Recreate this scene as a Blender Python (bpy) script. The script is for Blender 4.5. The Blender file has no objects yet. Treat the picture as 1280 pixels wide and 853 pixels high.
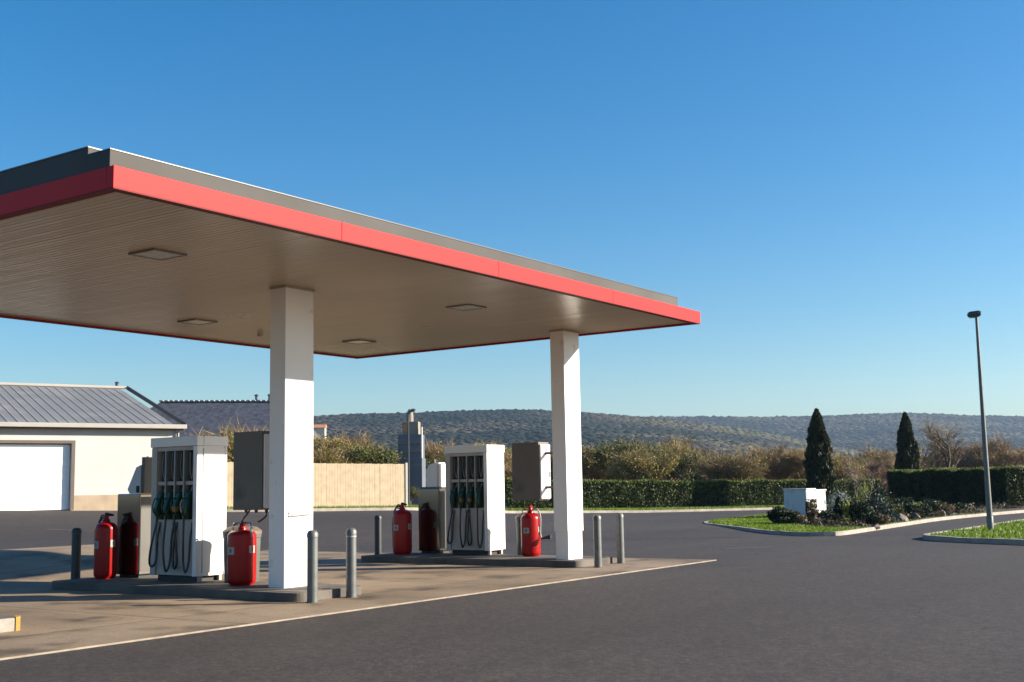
import bpy, bmesh, math, random
import numpy as np
from mathutils import Vector, Matrix

R = math.radians
scene = bpy.context.scene
COL = scene.collection
rng = np.random.default_rng(11)
random.seed(5)

# ------------------------------------------------------------------ camera numbers
FPX, PITCH, ROLL, YAW, EYE = 1485.98, 0.1230, 0.0180, 0.6059, 1.65
CY, SY = math.cos(YAW), math.sin(YAW)
TP, TR, CP = math.tan(PITCH), math.tan(ROLL), math.cos(PITCH)

def rf(r, f):                      # right / forward of the viewer -> world x, y
    return (f*CY + r*SY, f*SY - r*CY)

def slope_of(x):
    return (x - 643.3) / FPX * CP

def at(x, depth):                  # bearing + distance -> world x, y
    return rf(slope_of(x)*depth, depth)

def hor(x):
    return 426.5 + FPX*TP - TR*(x-640)

def zat(x, y, depth):
    return EYE + (hor(x)-y)/FPX*depth/CP

TX = np.array([slope_of(x) for x in (-400, 0, 300, 510, 640, 800, 1000, 1100)])
TZ = np.array([1.1, 1.1, .85, .72, .35, .15, .05, 0.])
def terrain(u, v):
    u = np.asarray(u, float); v = np.asarray(v, float)
    f = u*CY + v*SY; r = u*SY - v*CY
    d = np.hypot(u, v)
    s = np.where(f > 1, r/np.maximum(f, 1), np.where(r > 0, 9, -9))
    sm = lambda t: (lambda c: c*c*(3-2*c))(np.clip(t, 0, 1))
    near = .45*sm((slope_of(320)-s)/(slope_of(320)-slope_of(190)))
    return near*sm((d-22.8)/6.) + sm((d-34)/18)*(np.interp(s, TX, TZ)-near)
def T(u, v): return float(terrain(u, v))

# ------------------------------------------------------------------ materials
def nodes_of(name):
    m = bpy.data.materials.new(name); m.use_nodes = True
    nt = m.node_tree; return m, nt, nt.nodes, nt.links, nt.nodes['Principled BSDF']

def col4(c): return (c[0], c[1], c[2], 1)

def mat(name, col, rough=.6, var=.12, scale=4., detail=5, metal=0., spec=.5, bump=0., bscale=60., coat=0., bdist=.01,
        stain=None, stain_scale=1., stain_lo=.55, stain_hi=.7, rand=0., translucent=0.):
    m, nt, N, L, P = nodes_of(name)
    tc = N.new('ShaderNodeTexCoord')
    n = N.new('ShaderNodeTexNoise'); n.inputs['Scale'].default_value = scale; n.inputs['Detail'].default_value = detail
    L.new(tc.outputs['Object'], n.inputs['Vector'])
    mr = N.new('ShaderNodeMapRange'); mr.inputs['From Min'].default_value = .3; mr.inputs['From Max'].default_value = .7
    mr.inputs['To Min'].default_value = 1-var; mr.inputs['To Max'].default_value = 1+var
    L.new(n.outputs['Fac'], mr.inputs['Value'])
    mx = N.new('ShaderNodeVectorMath'); mx.operation = 'SCALE'; mx.inputs[0].default_value = col
    L.new(mr.outputs['Result'], mx.inputs['Scale'])
    out = mx.outputs['Vector']
    if stain:
        n2 = N.new('ShaderNodeTexNoise'); n2.inputs['Scale'].default_value = stain_scale; n2.inputs['Detail'].default_value = 6
        L.new(tc.outputs['Object'], n2.inputs['Vector'])
        r2 = N.new('ShaderNodeMapRange'); r2.inputs['From Min'].default_value = stain_lo; r2.inputs['From Max'].default_value = stain_hi
        L.new(n2.outputs['Fac'], r2.inputs['Value'])
        mm = N.new('ShaderNodeMix'); mm.data_type = 'RGBA'
        L.new(r2.outputs['Result'], mm.inputs['Factor']); L.new(out, mm.inputs['A']); mm.inputs['B'].default_value = col4(stain)
        out = mm.outputs['Result']
    if rand:
        oi = N.new('ShaderNodeObjectInfo'); hs = N.new('ShaderNodeHueSaturation')
        ma = N.new('ShaderNodeMapRange'); ma.inputs['To Min'].default_value = 1-rand; ma.inputs['To Max'].default_value = 1+rand
        L.new(oi.outputs['Random'], ma.inputs['Value']); L.new(ma.outputs['Result'], hs.inputs['Value'])
        L.new(out, hs.inputs['Color']); out = hs.outputs['Color']
    L.new(out, P.inputs['Base Color'])
    P.inputs['Roughness'].default_value = rough; P.inputs['Metallic'].default_value = metal
    P.inputs['Specular IOR Level'].default_value = spec; P.inputs['Coat Weight'].default_value = coat
    if bump:
        b = N.new('ShaderNodeTexNoise'); b.inputs['Scale'].default_value = bscale; b.inputs['Detail'].default_value = 4
        L.new(tc.outputs['Object'], b.inputs['Vector'])
        bp = N.new('ShaderNodeBump'); bp.inputs['Strength'].default_value = bump; bp.inputs['Distance'].default_value = bdist
        L.new(b.outputs['Fac'], bp.inputs['Height']); L.new(bp.outputs['Normal'], P.inputs['Normal'])
    if translucent:
        tr = N.new('ShaderNodeBsdfTranslucent'); L.new(out, tr.inputs['Color'])
        ms = N.new('ShaderNodeMixShader'); ms.inputs['Fac'].default_value = translucent
        o = N['Material Output']
        L.new(P.outputs['BSDF'], ms.inputs[1]); L.new(tr.outputs['BSDF'], ms.inputs[2]); L.new(ms.outputs['Shader'], o.inputs['Surface'])
    return m

def leaf_mat(name, c1, c2, scale=1.5, rand=.2, translucent=.25, rough=.6, isl=.25):
    m, nt, N, L, P = nodes_of(name)
    tc = N.new('ShaderNodeTexCoord'); n = N.new('ShaderNodeTexNoise'); n.inputs['Scale'].default_value = scale; n.inputs['Detail'].default_value = 4
    L.new(tc.outputs['Object'], n.inputs['Vector'])
    mr = N.new('ShaderNodeMapRange'); mr.inputs['From Min'].default_value = .35; mr.inputs['From Max'].default_value = .65
    L.new(n.outputs['Fac'], mr.inputs['Value'])
    mx = N.new('ShaderNodeMix'); mx.data_type = 'RGBA'; mx.inputs['A'].default_value = col4(c1); mx.inputs['B'].default_value = col4(c2)
    g = N.new('ShaderNodeNewGeometry')
    ad = N.new('ShaderNodeMath'); ad.operation = 'MULTIPLY_ADD'
    sub = N.new('ShaderNodeMath'); sub.operation = 'SUBTRACT'; sub.inputs[1].default_value = .5
    L.new(g.outputs['Random Per Island'], sub.inputs[0])
    L.new(sub.outputs[0], ad.inputs[0]); ad.inputs[1].default_value = isl*2.4; L.new(mr.outputs['Result'], ad.inputs[2]); ad.use_clamp = True
    L.new(ad.outputs[0], mx.inputs['Factor'])
    oi = N.new('ShaderNodeObjectInfo'); hs = N.new('ShaderNodeHueSaturation')
    ma = N.new('ShaderNodeMapRange'); ma.inputs['To Min'].default_value = 1-rand; ma.inputs['To Max'].default_value = 1+rand
    L.new(oi.outputs['Random'], ma.inputs['Value']); L.new(ma.outputs['Result'], hs.inputs['Value'])
    L.new(mx.outputs['Result'], hs.inputs['Color'])
    L.new(hs.outputs['Color'], P.inputs['Base Color']); P.inputs['Roughness'].default_value = rough
    P.inputs['Specular IOR Level'].default_value = .3
    if translucent:
        tr = N.new('ShaderNodeBsdfTranslucent'); L.new(hs.outputs['Color'], tr.inputs['Color'])
        ms = N.new('ShaderNodeMixShader'); ms.inputs['Fac'].default_value = translucent
        L.new(P.outputs['BSDF'], ms.inputs[1]); L.new(tr.outputs['BSDF'], ms.inputs[2]); L.new(ms.outputs['Shader'], N['Material Output'].inputs['Surface'])
    return m

def ramp(N, L, src, stops):
    r = N.new('ShaderNodeValToRGB'); e = r.color_ramp.elements
    while len(e) < len(stops): e.new(.5)
    for i, (p, c) in enumerate(stops): e[i].position = p; e[i].color = col4(c)
    L.new(src, r.inputs['Fac']); return r.outputs['Color']

def asphalt_mat():
    m, nt, N, L, P = nodes_of('asphalt')
    tc = N.new('ShaderNodeTexCoord')
    def noise(s, d=4, vec=None, rough=.5):
        n = N.new('ShaderNodeTexNoise'); n.inputs['Scale'].default_value = s; n.inputs['Detail'].default_value = d
        n.inputs['Roughness'].default_value = rough
        L.new(vec or tc.outputs['Object'], n.inputs['Vector']); return n.outputs['Fac']
    big = noise(.12, 5)
    mp = N.new('ShaderNodeMapping'); mp.inputs['Rotation'].default_value = (0, 0, R(-12)); mp.inputs['Scale'].default_value = (.05, .75, 1)
    L.new(tc.outputs['Object'], mp.inputs['Vector'])
    streak = noise(1.0, 5, mp.outputs['Vector'])
    fine = noise(38, 3, rough=.8)
    vor = N.new('ShaderNodeTexVoronoi'); vor.inputs['Scale'].default_value = 55
    L.new(tc.outputs['Object'], vor.inputs['Vector'])
    c1 = ramp(N, L, big, [(.3, (.033, .0255, .0208)), (.7, (.0465, .0365, .030))])
    def mul(a, b_src, lo, hi, f0=.3, f1=.7):
        mr = N.new('ShaderNodeMapRange'); mr.inputs['From Min'].default_value = f0; mr.inputs['From Max'].default_value = f1
        mr.inputs['To Min'].default_value = lo; mr.inputs['To Max'].default_value = hi; L.new(b_src, mr.inputs['Value'])
        vm = N.new('ShaderNodeVectorMath'); vm.operation = 'SCALE'; L.new(a, vm.inputs[0]); L.new(mr.outputs['Result'], vm.inputs['Scale'])
        return vm.outputs['Vector']
    c = mul(c1, streak, .88, 1.14)
    c = mul(c, fine, .62, 1.42)
    c = mul(c, noise(9, 4, rough=.7), .76, 1.24)
    c = mul(c, noise(2.3, 5, rough=.65), .90, 1.08)
    sep = N.new('ShaderNodeSeparateColor'); L.new(vor.outputs['Color'], sep.inputs['Color'])
    c = mul(c, sep.outputs['Red'], .62, 1.42, 0, 1)
    v2 = N.new('ShaderNodeTexVoronoi'); v2.inputs['Scale'].default_value = 17; L.new(tc.outputs['Object'], v2.inputs['Vector'])
    sp2 = N.new('ShaderNodeSeparateColor'); L.new(v2.outputs['Color'], sp2.inputs['Color'])
    c = mul(c, sp2.outputs['Green'], .74, 1.30, 0, 1)
    # long thin cracks, warped, only in places
    wn = N.new('ShaderNodeTexNoise'); wn.inputs['Scale'].default_value = .8; wn.inputs['Detail'].default_value = 5; L.new(tc.outputs['Object'], wn.inputs['Vector'])
    wv = N.new('ShaderNodeVectorMath'); wv.operation = 'MULTIPLY_ADD'; L.new(wn.outputs['Color'], wv.inputs[0]); wv.inputs[1].default_value = (1.6,1.6,0); L.new(tc.outputs['Object'], wv.inputs[2])
    vc = N.new('ShaderNodeTexVoronoi'); vc.feature = 'DISTANCE_TO_EDGE'; vc.inputs['Scale'].default_value = .13; L.new(wv.outputs['Vector'], vc.inputs['Vector'])
    gate = N.new('ShaderNodeMapRange'); gate.inputs['From Min'].default_value = .48; gate.inputs['From Max'].default_value = .56; gate.inputs['To Min'].default_value = 1; gate.inputs['To Max'].default_value = 0
    L.new(noise(.22, 3), gate.inputs['Value'])
    dsum = N.new('ShaderNodeMath'); dsum.operation = 'ADD'; L.new(vc.outputs['Distance'], dsum.inputs[0]); L.new(gate.outputs['Result'], dsum.inputs[1])
    c = mul(c, dsum.outputs[0], .55, 1.0, .0012, .004)
    c = mul(c, noise(.55, 6), .72, 1.0, .26, .36)
    L.new(c, P.inputs['Base Color'])
    P.inputs['Roughness'].default_value = .8; P.inputs['Specular IOR Level'].default_value = .35
    bp = N.new('ShaderNodeBump'); bp.inputs['Strength'].default_value = .6; bp.inputs['Distance'].default_value = .006
    L.new(fine, bp.inputs['Height']); L.new(bp.outputs['Normal'], P.inputs['Normal'])
    return m

def concrete_mat():
    m, nt, N, L, P = nodes_of('forecourt_concrete')
    tc = N.new('ShaderNodeTexCoord')
    def noise(s, d=5, vec=None):
        n = N.new('ShaderNodeTexNoise'); n.inputs['Scale'].default_value = s; n.inputs['Detail'].default_value = d
        L.new(vec or tc.outputs['Object'], n.inputs['Vector']); return n.outputs['Fac']
    c = ramp(N, L, noise(.45, 6), [(.32, (.165, .116, .069)), (.5, (.222, .160, .100)), (.7, (.275, .205, .135))])
    def mul(a, b_src, lo, hi, f0=.3, f1=.7):
        mr = N.new('ShaderNodeMapRange'); mr.inputs['From Min'].default_value = f0; mr.inputs['From Max'].default_value = f1
        mr.inputs['To Min'].default_value = lo; mr.inputs['To Max'].default_value = hi; L.new(b_src, mr.inputs['Value'])
        vm = N.new('ShaderNodeVectorMath'); vm.operation = 'SCALE'; L.new(a, vm.inputs[0]); L.new(mr.outputs['Result'], vm.inputs['Scale'])
        return vm.outputs['Vector']
    mp = N.new('ShaderNodeMapping'); mp.inputs['Scale'].default_value = (.9, .12, 1); L.new(tc.outputs['Object'], mp.inputs['Vector'])
    c = mul(c, noise(1.2, 5, mp.outputs['Vector']), .78, 1.1)       # wheel tracks along the lanes
    c = mul(c, noise(30, 4), .82, 1.16)
    c = mul(c, noise(2.2, 6), .55, 1.0, .22, .36)                    # oil spots
    c = mul(c, noise(.9, 6), .50, 1.04, .34, .46)
    sep = N.new('ShaderNodeSeparateXYZ'); L.new(tc.outputs['Object'], sep.inputs['Vector'])
    c = mul(c, sep.outputs['Y'], .88, 1.04, 12.975, 12.985)
    for ax, ps in (('X', (10.6, 16.8, 20.1)), ('Y', (12.98, 17.2, 21.4))):
        for p_ in ps:
            a = N.new('ShaderNodeMath'); a.operation = 'SUBTRACT'; L.new(sep.outputs[ax], a.inputs[0]); a.inputs[1].default_value = p_
            b = N.new('ShaderNodeMath'); b.operation = 'ABSOLUTE'; L.new(a.outputs[0], b.inputs[0])
            c = mul(c, b.outputs[0], .42, 1.0, .010, .028)
    L.new(c, P.inputs['Base Color']); P.inputs['Roughness'].default_value = .75; P.inputs['Specular IOR Level'].default_value = .4
    bp = N.new('ShaderNodeBump'); bp.inputs['Strength'].default_value = .3; bp.inputs['Distance'].default_value = .004
    L.new(noise(45, 3), bp.inputs['Height']); L.new(bp.outputs['Normal'], P.inputs['Normal'])
    return m

M = {}
M['asphalt'] = asphalt_mat()
M['pad'] = concrete_mat()
M['worn_line'] = mat('worn_road_paint', (.13, .12, .105), .85, .45, 6)
M['pad_edge'] = mat('pale_concrete_edge', (.24, .195, .15), .8, .25, 6, bump=.2)
M['kerb'] = mat('kerb_concrete', (.28, .245, .205), .85, .22, 2.5, bump=.3, bscale=40)
M['island'] = mat('island_concrete', (.115, .098, .082), .85, .25, 2.0, bump=.35, bscale=35, stain=(.05, .043, .037), stain_scale=1.3, stain_lo=.5, stain_hi=.72)
M['earth'] = mat('earth', (.09, .073, .042), .95, .35, .05, 8, stain=(.06, .07, .024), stain_scale=.02)
M['mulch'] = mat('mulch', (.045, .030, .020), .95, .4, 3, bump=.8, bscale=14, bdist=.05)
M['grass_base'] = mat('grass_base', (.075, .115, .010), .9, .35, 1.2, 6, bump=.6, bscale=30, bdist=.04)
M['grass'] = leaf_mat('grass_blades', (.10, .165, .010), (.17, .24, .018), .8, .05, .35)
M['column'] = mat('white_column_paint', (.82, .755, .70), .5, .03, 1.2, stain=(.46,.40,.34), stain_scale=3.3, stain_lo=.64, stain_hi=.82, bump=.03, bscale=8)
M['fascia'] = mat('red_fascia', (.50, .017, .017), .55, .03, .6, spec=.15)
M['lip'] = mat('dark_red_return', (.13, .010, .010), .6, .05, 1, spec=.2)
M['parapet'] = mat('grey_parapet', (.064, .059, .054), .65, .12, .8, spec=.2, stain=(.082, .076, .070), stain_scale=.5)
M['cap_light'] = mat('parapet_trim', (.075, .07, .066), .4, .05, 2)
M['white'] = mat('pump_white', (.76, .72, .68), .4, .04, 1.5, spec=.5, stain=(.58, .55, .52), stain_scale=1.4, stain_lo=.6, stain_hi=.8)
M['pump_front_shaded'] = mat('pump_white_shaded', (.43, .375, .33), .5, .08, 2.5, stain=(.27, .235, .20), stain_scale=2.5, stain_lo=.52, stain_hi=.75)  # pump white with the lane side's shade darkened into the colour, plus stains
M['dark'] = mat('dark_recess', (.016, .015, .014), .6, .2, 5)
M['black'] = mat('black_rubber', (.014, .014, .015), .35, .15, 20, spec=.5)
M['fin'] = mat('fin_aluminium', (.24, .23, .215), .4, .06, 6, metal=.3)
M['green'] = mat('nozzle_green', (.004, .055, .026), .45, .15, 12)
M['amber'] = mat('nozzle_amber', (.30, .14, .02), .5, .12, 12)
M['chrome'] = mat('chrome', (.45, .44, .43), .2, .04, 10, metal=1.)
M['red'] = mat('extinguisher_red', (.30, .003, .004), .34, .08, 3, spec=.32)
M['label'] = mat('label_white', (.34, .33, .30), .55, .15, 30)
M['label_ink'] = mat('label_ink', (.07, .12, .10), .5, .3, 40)
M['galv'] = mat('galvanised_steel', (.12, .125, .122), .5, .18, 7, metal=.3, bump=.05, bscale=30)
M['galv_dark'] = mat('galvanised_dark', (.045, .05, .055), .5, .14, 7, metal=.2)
M['steel'] = mat('stainless_steel', (.22, .21, .20), .10, .06, 2, metal=1.)
M['steel_matt'] = mat('brushed_steel_shaded', (.085, .078, .07), .45, .08, 3, metal=.3)  # steel darkened to carry the pump's shade on the terminal side
M['boxgrey'] = mat('cabinet_grey', (.14, .108, .078), .55, .12, 2.2, metal=.0, stain=(.075, .06, .046), stain_scale=1.5)
M['boxlight'] = mat('cabinet_lid_grey', (.72, .70, .68), .45, .05, 3)
M['bin'] = mat('bin_green_grey', (.085, .10, .085), .55, .12, 5)
M['yellow'] = mat('yellow_paint', (.33, .17, .012), .65, .15, 12, stain=(.35, .28, .18), stain_scale=9)
M['whitepaint'] = mat('white_kerb_paint', (.25, .225, .19), .7, .18, 8, stain=(.20, .18, .15), stain_scale=5)
M['render'] = mat('garage_render', (.46, .435, .415), .85, .04, .9, bump=.05, bscale=20)
M['render_low'] = mat('garage_plinth_render', (.36, .275, .19), .9, .12, 1.5, stain=(.27, .20, .125), stain_scale=1.2)
M['door'] = mat('garage_door_white', (.80, .80, .78), .5, .02, 1)
M['jamb'] = mat('door_jamb', (.11, .085, .07), .7, .08, 3)
M['roofgrey'] = mat('grey_roof_sheet', (.17, .17, .168), .6, .10, .7, metal=.1, stain=(.225, .215, .205), stain_scale=.8)
M['trim'] = mat('roof_trim_pale', (.34, .315, .28), .6, .05, 2)
M['trimdark'] = mat('roof_trim_dark', (.03, .03, .032), .6, .1, 2)
M['tile'] = mat('dark_roof_tile', (.085, .085, .10), .6, .35, 2.5, bump=.5, bscale=6, bdist=.05)
M['cream'] = mat('house_cream', (.55, .49, .40), .9, .05, 1)
M['glass'] = mat('window_glass', (.03, .04, .05), .08, .1, 2, spec=.8)
M['wood'] = mat('fence_wood', (.42, .325, .215), .8, .14, 3)
M['towerA'] = mat('tower_slate', (.105, .122, .15), .6, .15, .5)
M['towerB'] = mat('tower_stone', (.24, .20, .16), .8, .15, .8)
M['towerC'] = mat('tower_sunlight_pale', (.55, .53, .50), .7, .08, .8)
M['util'] = mat('utility_cabinet_paint', (.50, .505, .50), .5, .05, 2, stain=(.38, .38, .36), stain_scale=2.5)
M['rock'] = mat('pink_grey_rock', (.15, .112, .095), .9, .35, 4, bump=.8, bscale=9, bdist=.06)
M['bark'] = mat('bark', (.12, .095, .072), .9, .3, 6, rand=.2)
M['pale_bark'] = mat('pale_bark', (.20, .165, .135), .8, .3, 8)
M['twig_bark'] = mat('twig_bark', (.20, .14, .085), .9, .3, 4, rand=.2)
M['hedge'] = leaf_mat('hedge_leaves', (.022, .040, .010), (.075, .095, .026), 1.6, .03, .2)
M['hedge_top'] = leaf_mat('hedge_new_growth', (.075, .10, .018), (.16, .18, .035), 1.5, .03, .3)
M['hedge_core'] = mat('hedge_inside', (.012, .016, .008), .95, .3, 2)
M['hedge_dark'] = leaf_mat('dark_hedge_leaves', (.012, .024, .008), (.040, .056, .014), 1.4, .03, .15)
M['cypress'] = leaf_mat('cypress_foliage', (.010, .020, .008), (.042, .046, .014), 2.0, .03, .15)
M['olive'] = leaf_mat('olive_leaves', (.11, .105, .022), (.26, .235, .042), .6, .2, .35)
M['brown'] = leaf_mat('brown_twigs', (.16, .105, .056), (.28, .20, .10), .6, .18, .2)
M['rust'] = leaf_mat('reddish_twigs', (.17, .108, .078), (.26, .175, .13), .6, .15, .2)
M['greenish'] = leaf_mat('green_leaves', (.035, .060, .014), (.10, .125, .026), .6, .2, .3)
M['sh_dark'] = leaf_mat('shrub_dark_green', (.010, .020, .010), (.035, .052, .020), 3, .1, .15)
M['sh_blue'] = leaf_mat('shrub_blue_green', (.022, .036, .028), (.06, .085, .065), 3, .1, .15)
M['sh_olive'] = leaf_mat('shrub_olive', (.05, .055, .014), (.13, .13, .03), 3, .1, .25)
M['sh_yellow'] = leaf_mat('shrub_yellow_green', (.12, .15, .02), (.26, .28, .05), 3, .1, .3)
M['sh_grey'] = leaf_mat('shrub_grey_flower', (.06, .085, .05), (.38, .40, .36), 6, .1, .2, isl=.4)
M['sh_brown'] = leaf_mat('shrub_brown', (.09, .062, .035), (.20, .15, .075), 3, .1, .2)
M['lightframe'] = mat('light_frame', (.20, .165, .125), .5, .08, 6)
M['lens'] = mat('lamp_lens', (.35, .34, .31), .2, .1, 10)
M['orange_tile'] = mat('orange_roof_tile', (.48, .20, .09), .8, .15, 1)

# soffit: narrow boards, slightly wavy and satin
def soffit_mat():
    m, nt, N, L, P = nodes_of('soffit_boards')
    tc = N.new('ShaderNodeTexCoord'); sep = N.new('ShaderNodeSeparateXYZ'); L.new(tc.outputs['Object'], sep.inputs['Vector'])
    n = N.new('ShaderNodeTexNoise'); n.inputs['Scale'].default_value = .35; n.inputs['Detail'].default_value = 4; L.new(tc.outputs['Object'], n.inputs['Vector'])
    c = ramp(N, L, n.outputs['Fac'], [(.3, (.37, .285, .20)), (.7, (.43, .335, .24))])
    L.new(c, P.inputs['Base Color'])
    rr = N.new('ShaderNodeMapRange'); rr.inputs['To Min'].default_value = .22; rr.inputs['To Max'].default_value = .38
    L.new(n.outputs['Fac'], rr.inputs['Value']); L.new(rr.outputs['Result'], P.inputs['Roughness'])
    P.inputs['Specular IOR Level'].default_value = .45
    w = N.new('ShaderNodeTexNoise'); w.inputs['Scale'].default_value = 1.6; w.inputs['Detail'].default_value = 2
    L.new(tc.outputs['Object'], w.inputs['Vector'])
    bp = N.new('ShaderNodeBump'); bp.inputs['Strength'].default_value = .35; bp.inputs['Distance'].default_value = .012
    L.new(w.outputs['Fac'], bp.inputs['Height']); L.new(bp.outputs['Normal'], P.inputs['Normal'])
    return m
M['soffit'] = soffit_mat()

# ------------------------------------------------------------------ mesh building
class MB:
    def __init__(s): s.v = []; s.f = []
    def _add(s, vs, fs):
        o = len(s.v); s.v += [tuple(p) for p in vs]; s.f += [tuple(i+o for i in f) for f in fs]; return s
    def box(s, x0, x1, y0, y1, z0, z1):
        return s._add([(x0,y0,z0),(x1,y0,z0),(x1,y1,z0),(x0,y1,z0),(x0,y0,z1),(x1,y0,z1),(x1,y1,z1),(x0,y1,z1)],
                      [(3,2,1,0),(4,5,6,7),(0,1,5,4),(1,2,6,5),(2,3,7,6),(3,0,4,7)])
    def prism(s, poly, z0, z1):
        n = len(poly)
        a = sum(poly[i][0]*poly[(i+1)%n][1]-poly[(i+1)%n][0]*poly[i][1] for i in range(n))
        if a < 0: poly = poly[::-1]
        vs = [(p[0],p[1],z0) for p in poly]+[(p[0],p[1],z1) for p in poly]
        return s._add(vs, [tuple(range(n-1,-1,-1)), tuple(range(n,2*n))]+[(i,(i+1)%n,n+(i+1)%n,n+i) for i in range(n)])
    def extrude(s, poly, axis, a0, a1):          # poly in the other two axes, extruded along axis 0/1/2
        n = len(poly)
        def mk(p, a):
            q = [0,0,0]; o = [i for i in range(3) if i != axis]; q[axis] = a; q[o[0]] = p[0]; q[o[1]] = p[1]; return q
        vs = [mk(p,a0) for p in poly]+[mk(p,a1) for p in poly]
        return s._add(vs, [tuple(range(n-1,-1,-1)), tuple(range(n,2*n))]+[(i,(i+1)%n,n+(i+1)%n,n+i) for i in range(n)])
    def lathe(s, prof, c=(0,0), seg=28):
        vs = []; fs = []
        for r_, z in prof:
            for k in range(seg):
                a = 2*math.pi*k/seg; vs.append((c[0]+r_*math.cos(a), c[1]+r_*math.sin(a), z))
        for i in range(len(prof)-1):
            for k in range(seg):
                k2 = (k+1)%seg; fs.append((i*seg+k, i*seg+k2, (i+1)*seg+k2, (i+1)*seg+k))
        fs.append(tuple(range(seg-1,-1,-1))); m = (len(prof)-1)*seg; fs.append(tuple(range(m, m+seg)))
        return s._add(vs, fs)
    def tube(s, pts, r0, r1=None, seg=8):
        r1 = r0 if r1 is None else r1
        pts = [Vector(p) for p in pts]; n = len(pts); vs = []; fs = []
        up = Vector((.3,.2,.93))
        for i, p in enumerate(pts):
            d = (pts[min(i+1,n-1)]-pts[max(i-1,0)]).normalized()
            a = d.cross(up)
            if a.length < .05: a = d.cross(Vector((1,0,0)))
            a.normalize(); b = d.cross(a); r_ = r0+(r1-r0)*i/max(1,n-1)
            for k in range(seg):
                t = 2*math.pi*k/seg; vs.append(p+a*r_*math.cos(t)+b*r_*math.sin(t))
        for i in range(n-1):
            for k in range(seg):
                k2 = (k+1)%seg; fs.append((i*seg+k, i*seg+k2, (i+1)*seg+k2, (i+1)*seg+k))
        fs.append(tuple(range(seg-1,-1,-1))); fs.append(tuple(range((n-1)*seg, n*seg)))
        return s._add(vs, fs)
    def build(s, name, m, parent=None, bevel=0., smooth=False, loc=None):
        me = bpy.data.meshes.new(name); me.from_pydata(s.v, [], s.f); me.validate()
        bm = bmesh.new(); bm.from_mesh(me); bmesh.ops.recalc_face_normals(bm, faces=bm.faces)
        if bevel:
            bmesh.ops.bevel(bm, geom=[e for e in bm.edges], offset=bevel, segments=2, affect='EDGES', profile=.6, clamp_overlap=True)
        bm.to_mesh(me); bm.free()
        me.materials.append(m)
        if smooth:
            me.polygons.foreach_set('use_smooth', [True]*len(me.polygons))
            try: me.set_sharp_from_angle(angle=R(40))
            except Exception: pass
        o = bpy.data.objects.new(name, me); COL.objects.link(o)
        if parent: o.parent = parent
        if loc: o.location = loc
        return o

def smooth_path(pts, n=24):
    pts = [Vector(p) for p in pts]; out = []
    P = [pts[0]*2-pts[1]]+pts+[pts[-1]*2-pts[-2]]
    m = len(pts)-1
    for i in range(m):
        p0,p1,p2,p3 = P[i:i+4]
        for k in range(max(2, n//m)):
            t = k/max(2, n//m)
            out.append(.5*((2*p1)+(p2-p0)*t+(2*p0-5*p1+4*p2-p3)*t*t+(3*p1-p0-3*p2+p3)*t**3))
    out.append(pts[-1]); return out

def tag(o, label=None, cat=None, group=None, kind=None):
    if label: o['label'] = label
    if cat: o['category'] = cat
    if group: o['group'] = group
    if kind: o['kind'] = kind
    return o

def thing(name, label, cat, loc=(0,0,0), rz=0., group=None):
    o = bpy.data.objects.new(name, None); COL.objects.link(o)
    o.location = loc; o.rotation_euler = (0,0,rz); o.empty_display_size = .2
    return tag(o, label, cat, group)

def copy_tree(o, parent=None):
    c = o.copy(); COL.objects.link(c)
    if parent: c.parent = parent
    for ch in list(o.children): copy_tree(ch, c)
    return c

def np_mesh(name, V, F, m, parent=None, kind=None, smooth=False):
    V = np.asarray(V, np.float32); F = np.asarray(F, np.int32); k = F.shape[1]
    me = bpy.data.meshes.new(name)
    me.vertices.add(len(V)); me.vertices.foreach_set('co', V.ravel())
    me.loops.add(F.size); me.loops.foreach_set('vertex_index', F.ravel())
    me.polygons.add(len(F)); me.polygons.foreach_set('loop_start', np.arange(0, F.size, k, dtype=np.int32))
    me.polygons.foreach_set('loop_total', np.full(len(F), k, np.int32))
    me.update(calc_edges=True); me.validate()
    if smooth: me.polygons.foreach_set('use_smooth', np.ones(len(F), bool))
    me.materials.append(m)
    o = bpy.data.objects.new(name, me); COL.objects.link(o)
    if parent: o.parent = parent
    if kind: o['kind'] = kind
    return o

def unit(a): return a/np.maximum(np.linalg.norm(a, axis=1, keepdims=True), 1e-9)

def leaves(P, size, aspect=.55, dirs=None, spread=1., jit=.35, g=None):
    """kite-shaped leaf faces at points P; dirs = preferred long axis"""
    g = g or rng
    n = len(P)
    a = g.normal(size=(n,3))
    a = unit(a*spread + (dirs if dirs is not None else 0))
    b = unit(np.cross(a, g.normal(size=(n,3))))
    s = size*(1+jit*g.uniform(-1,1,(n,1)))
    w = s*aspect
    V = np.stack([P-a*s*.5, P+b*w*.5-a*s*.05, P+a*s*.5, P-b*w*.5-a*s*.05], 1).reshape(-1,3)
    return V, np.arange(4*n).reshape(n,4)

def grid_mesh(name, us, vs, fz, m, kind='structure', smooth=True, parent=None):
    U, Vv = np.meshgrid(us, vs, indexing='ij'); Z = fz(U, Vv)
    V = np.stack([U, Vv, Z], -1).reshape(-1,3); a, b = U.shape
    i = np.arange(a*b).reshape(a,b)
    F = np.stack([i[:-1,:-1], i[1:,:-1], i[1:,1:], i[:-1,1:]], -1).reshape(-1,4)
    return np_mesh(name, V, F, m, parent, kind, smooth)

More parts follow.
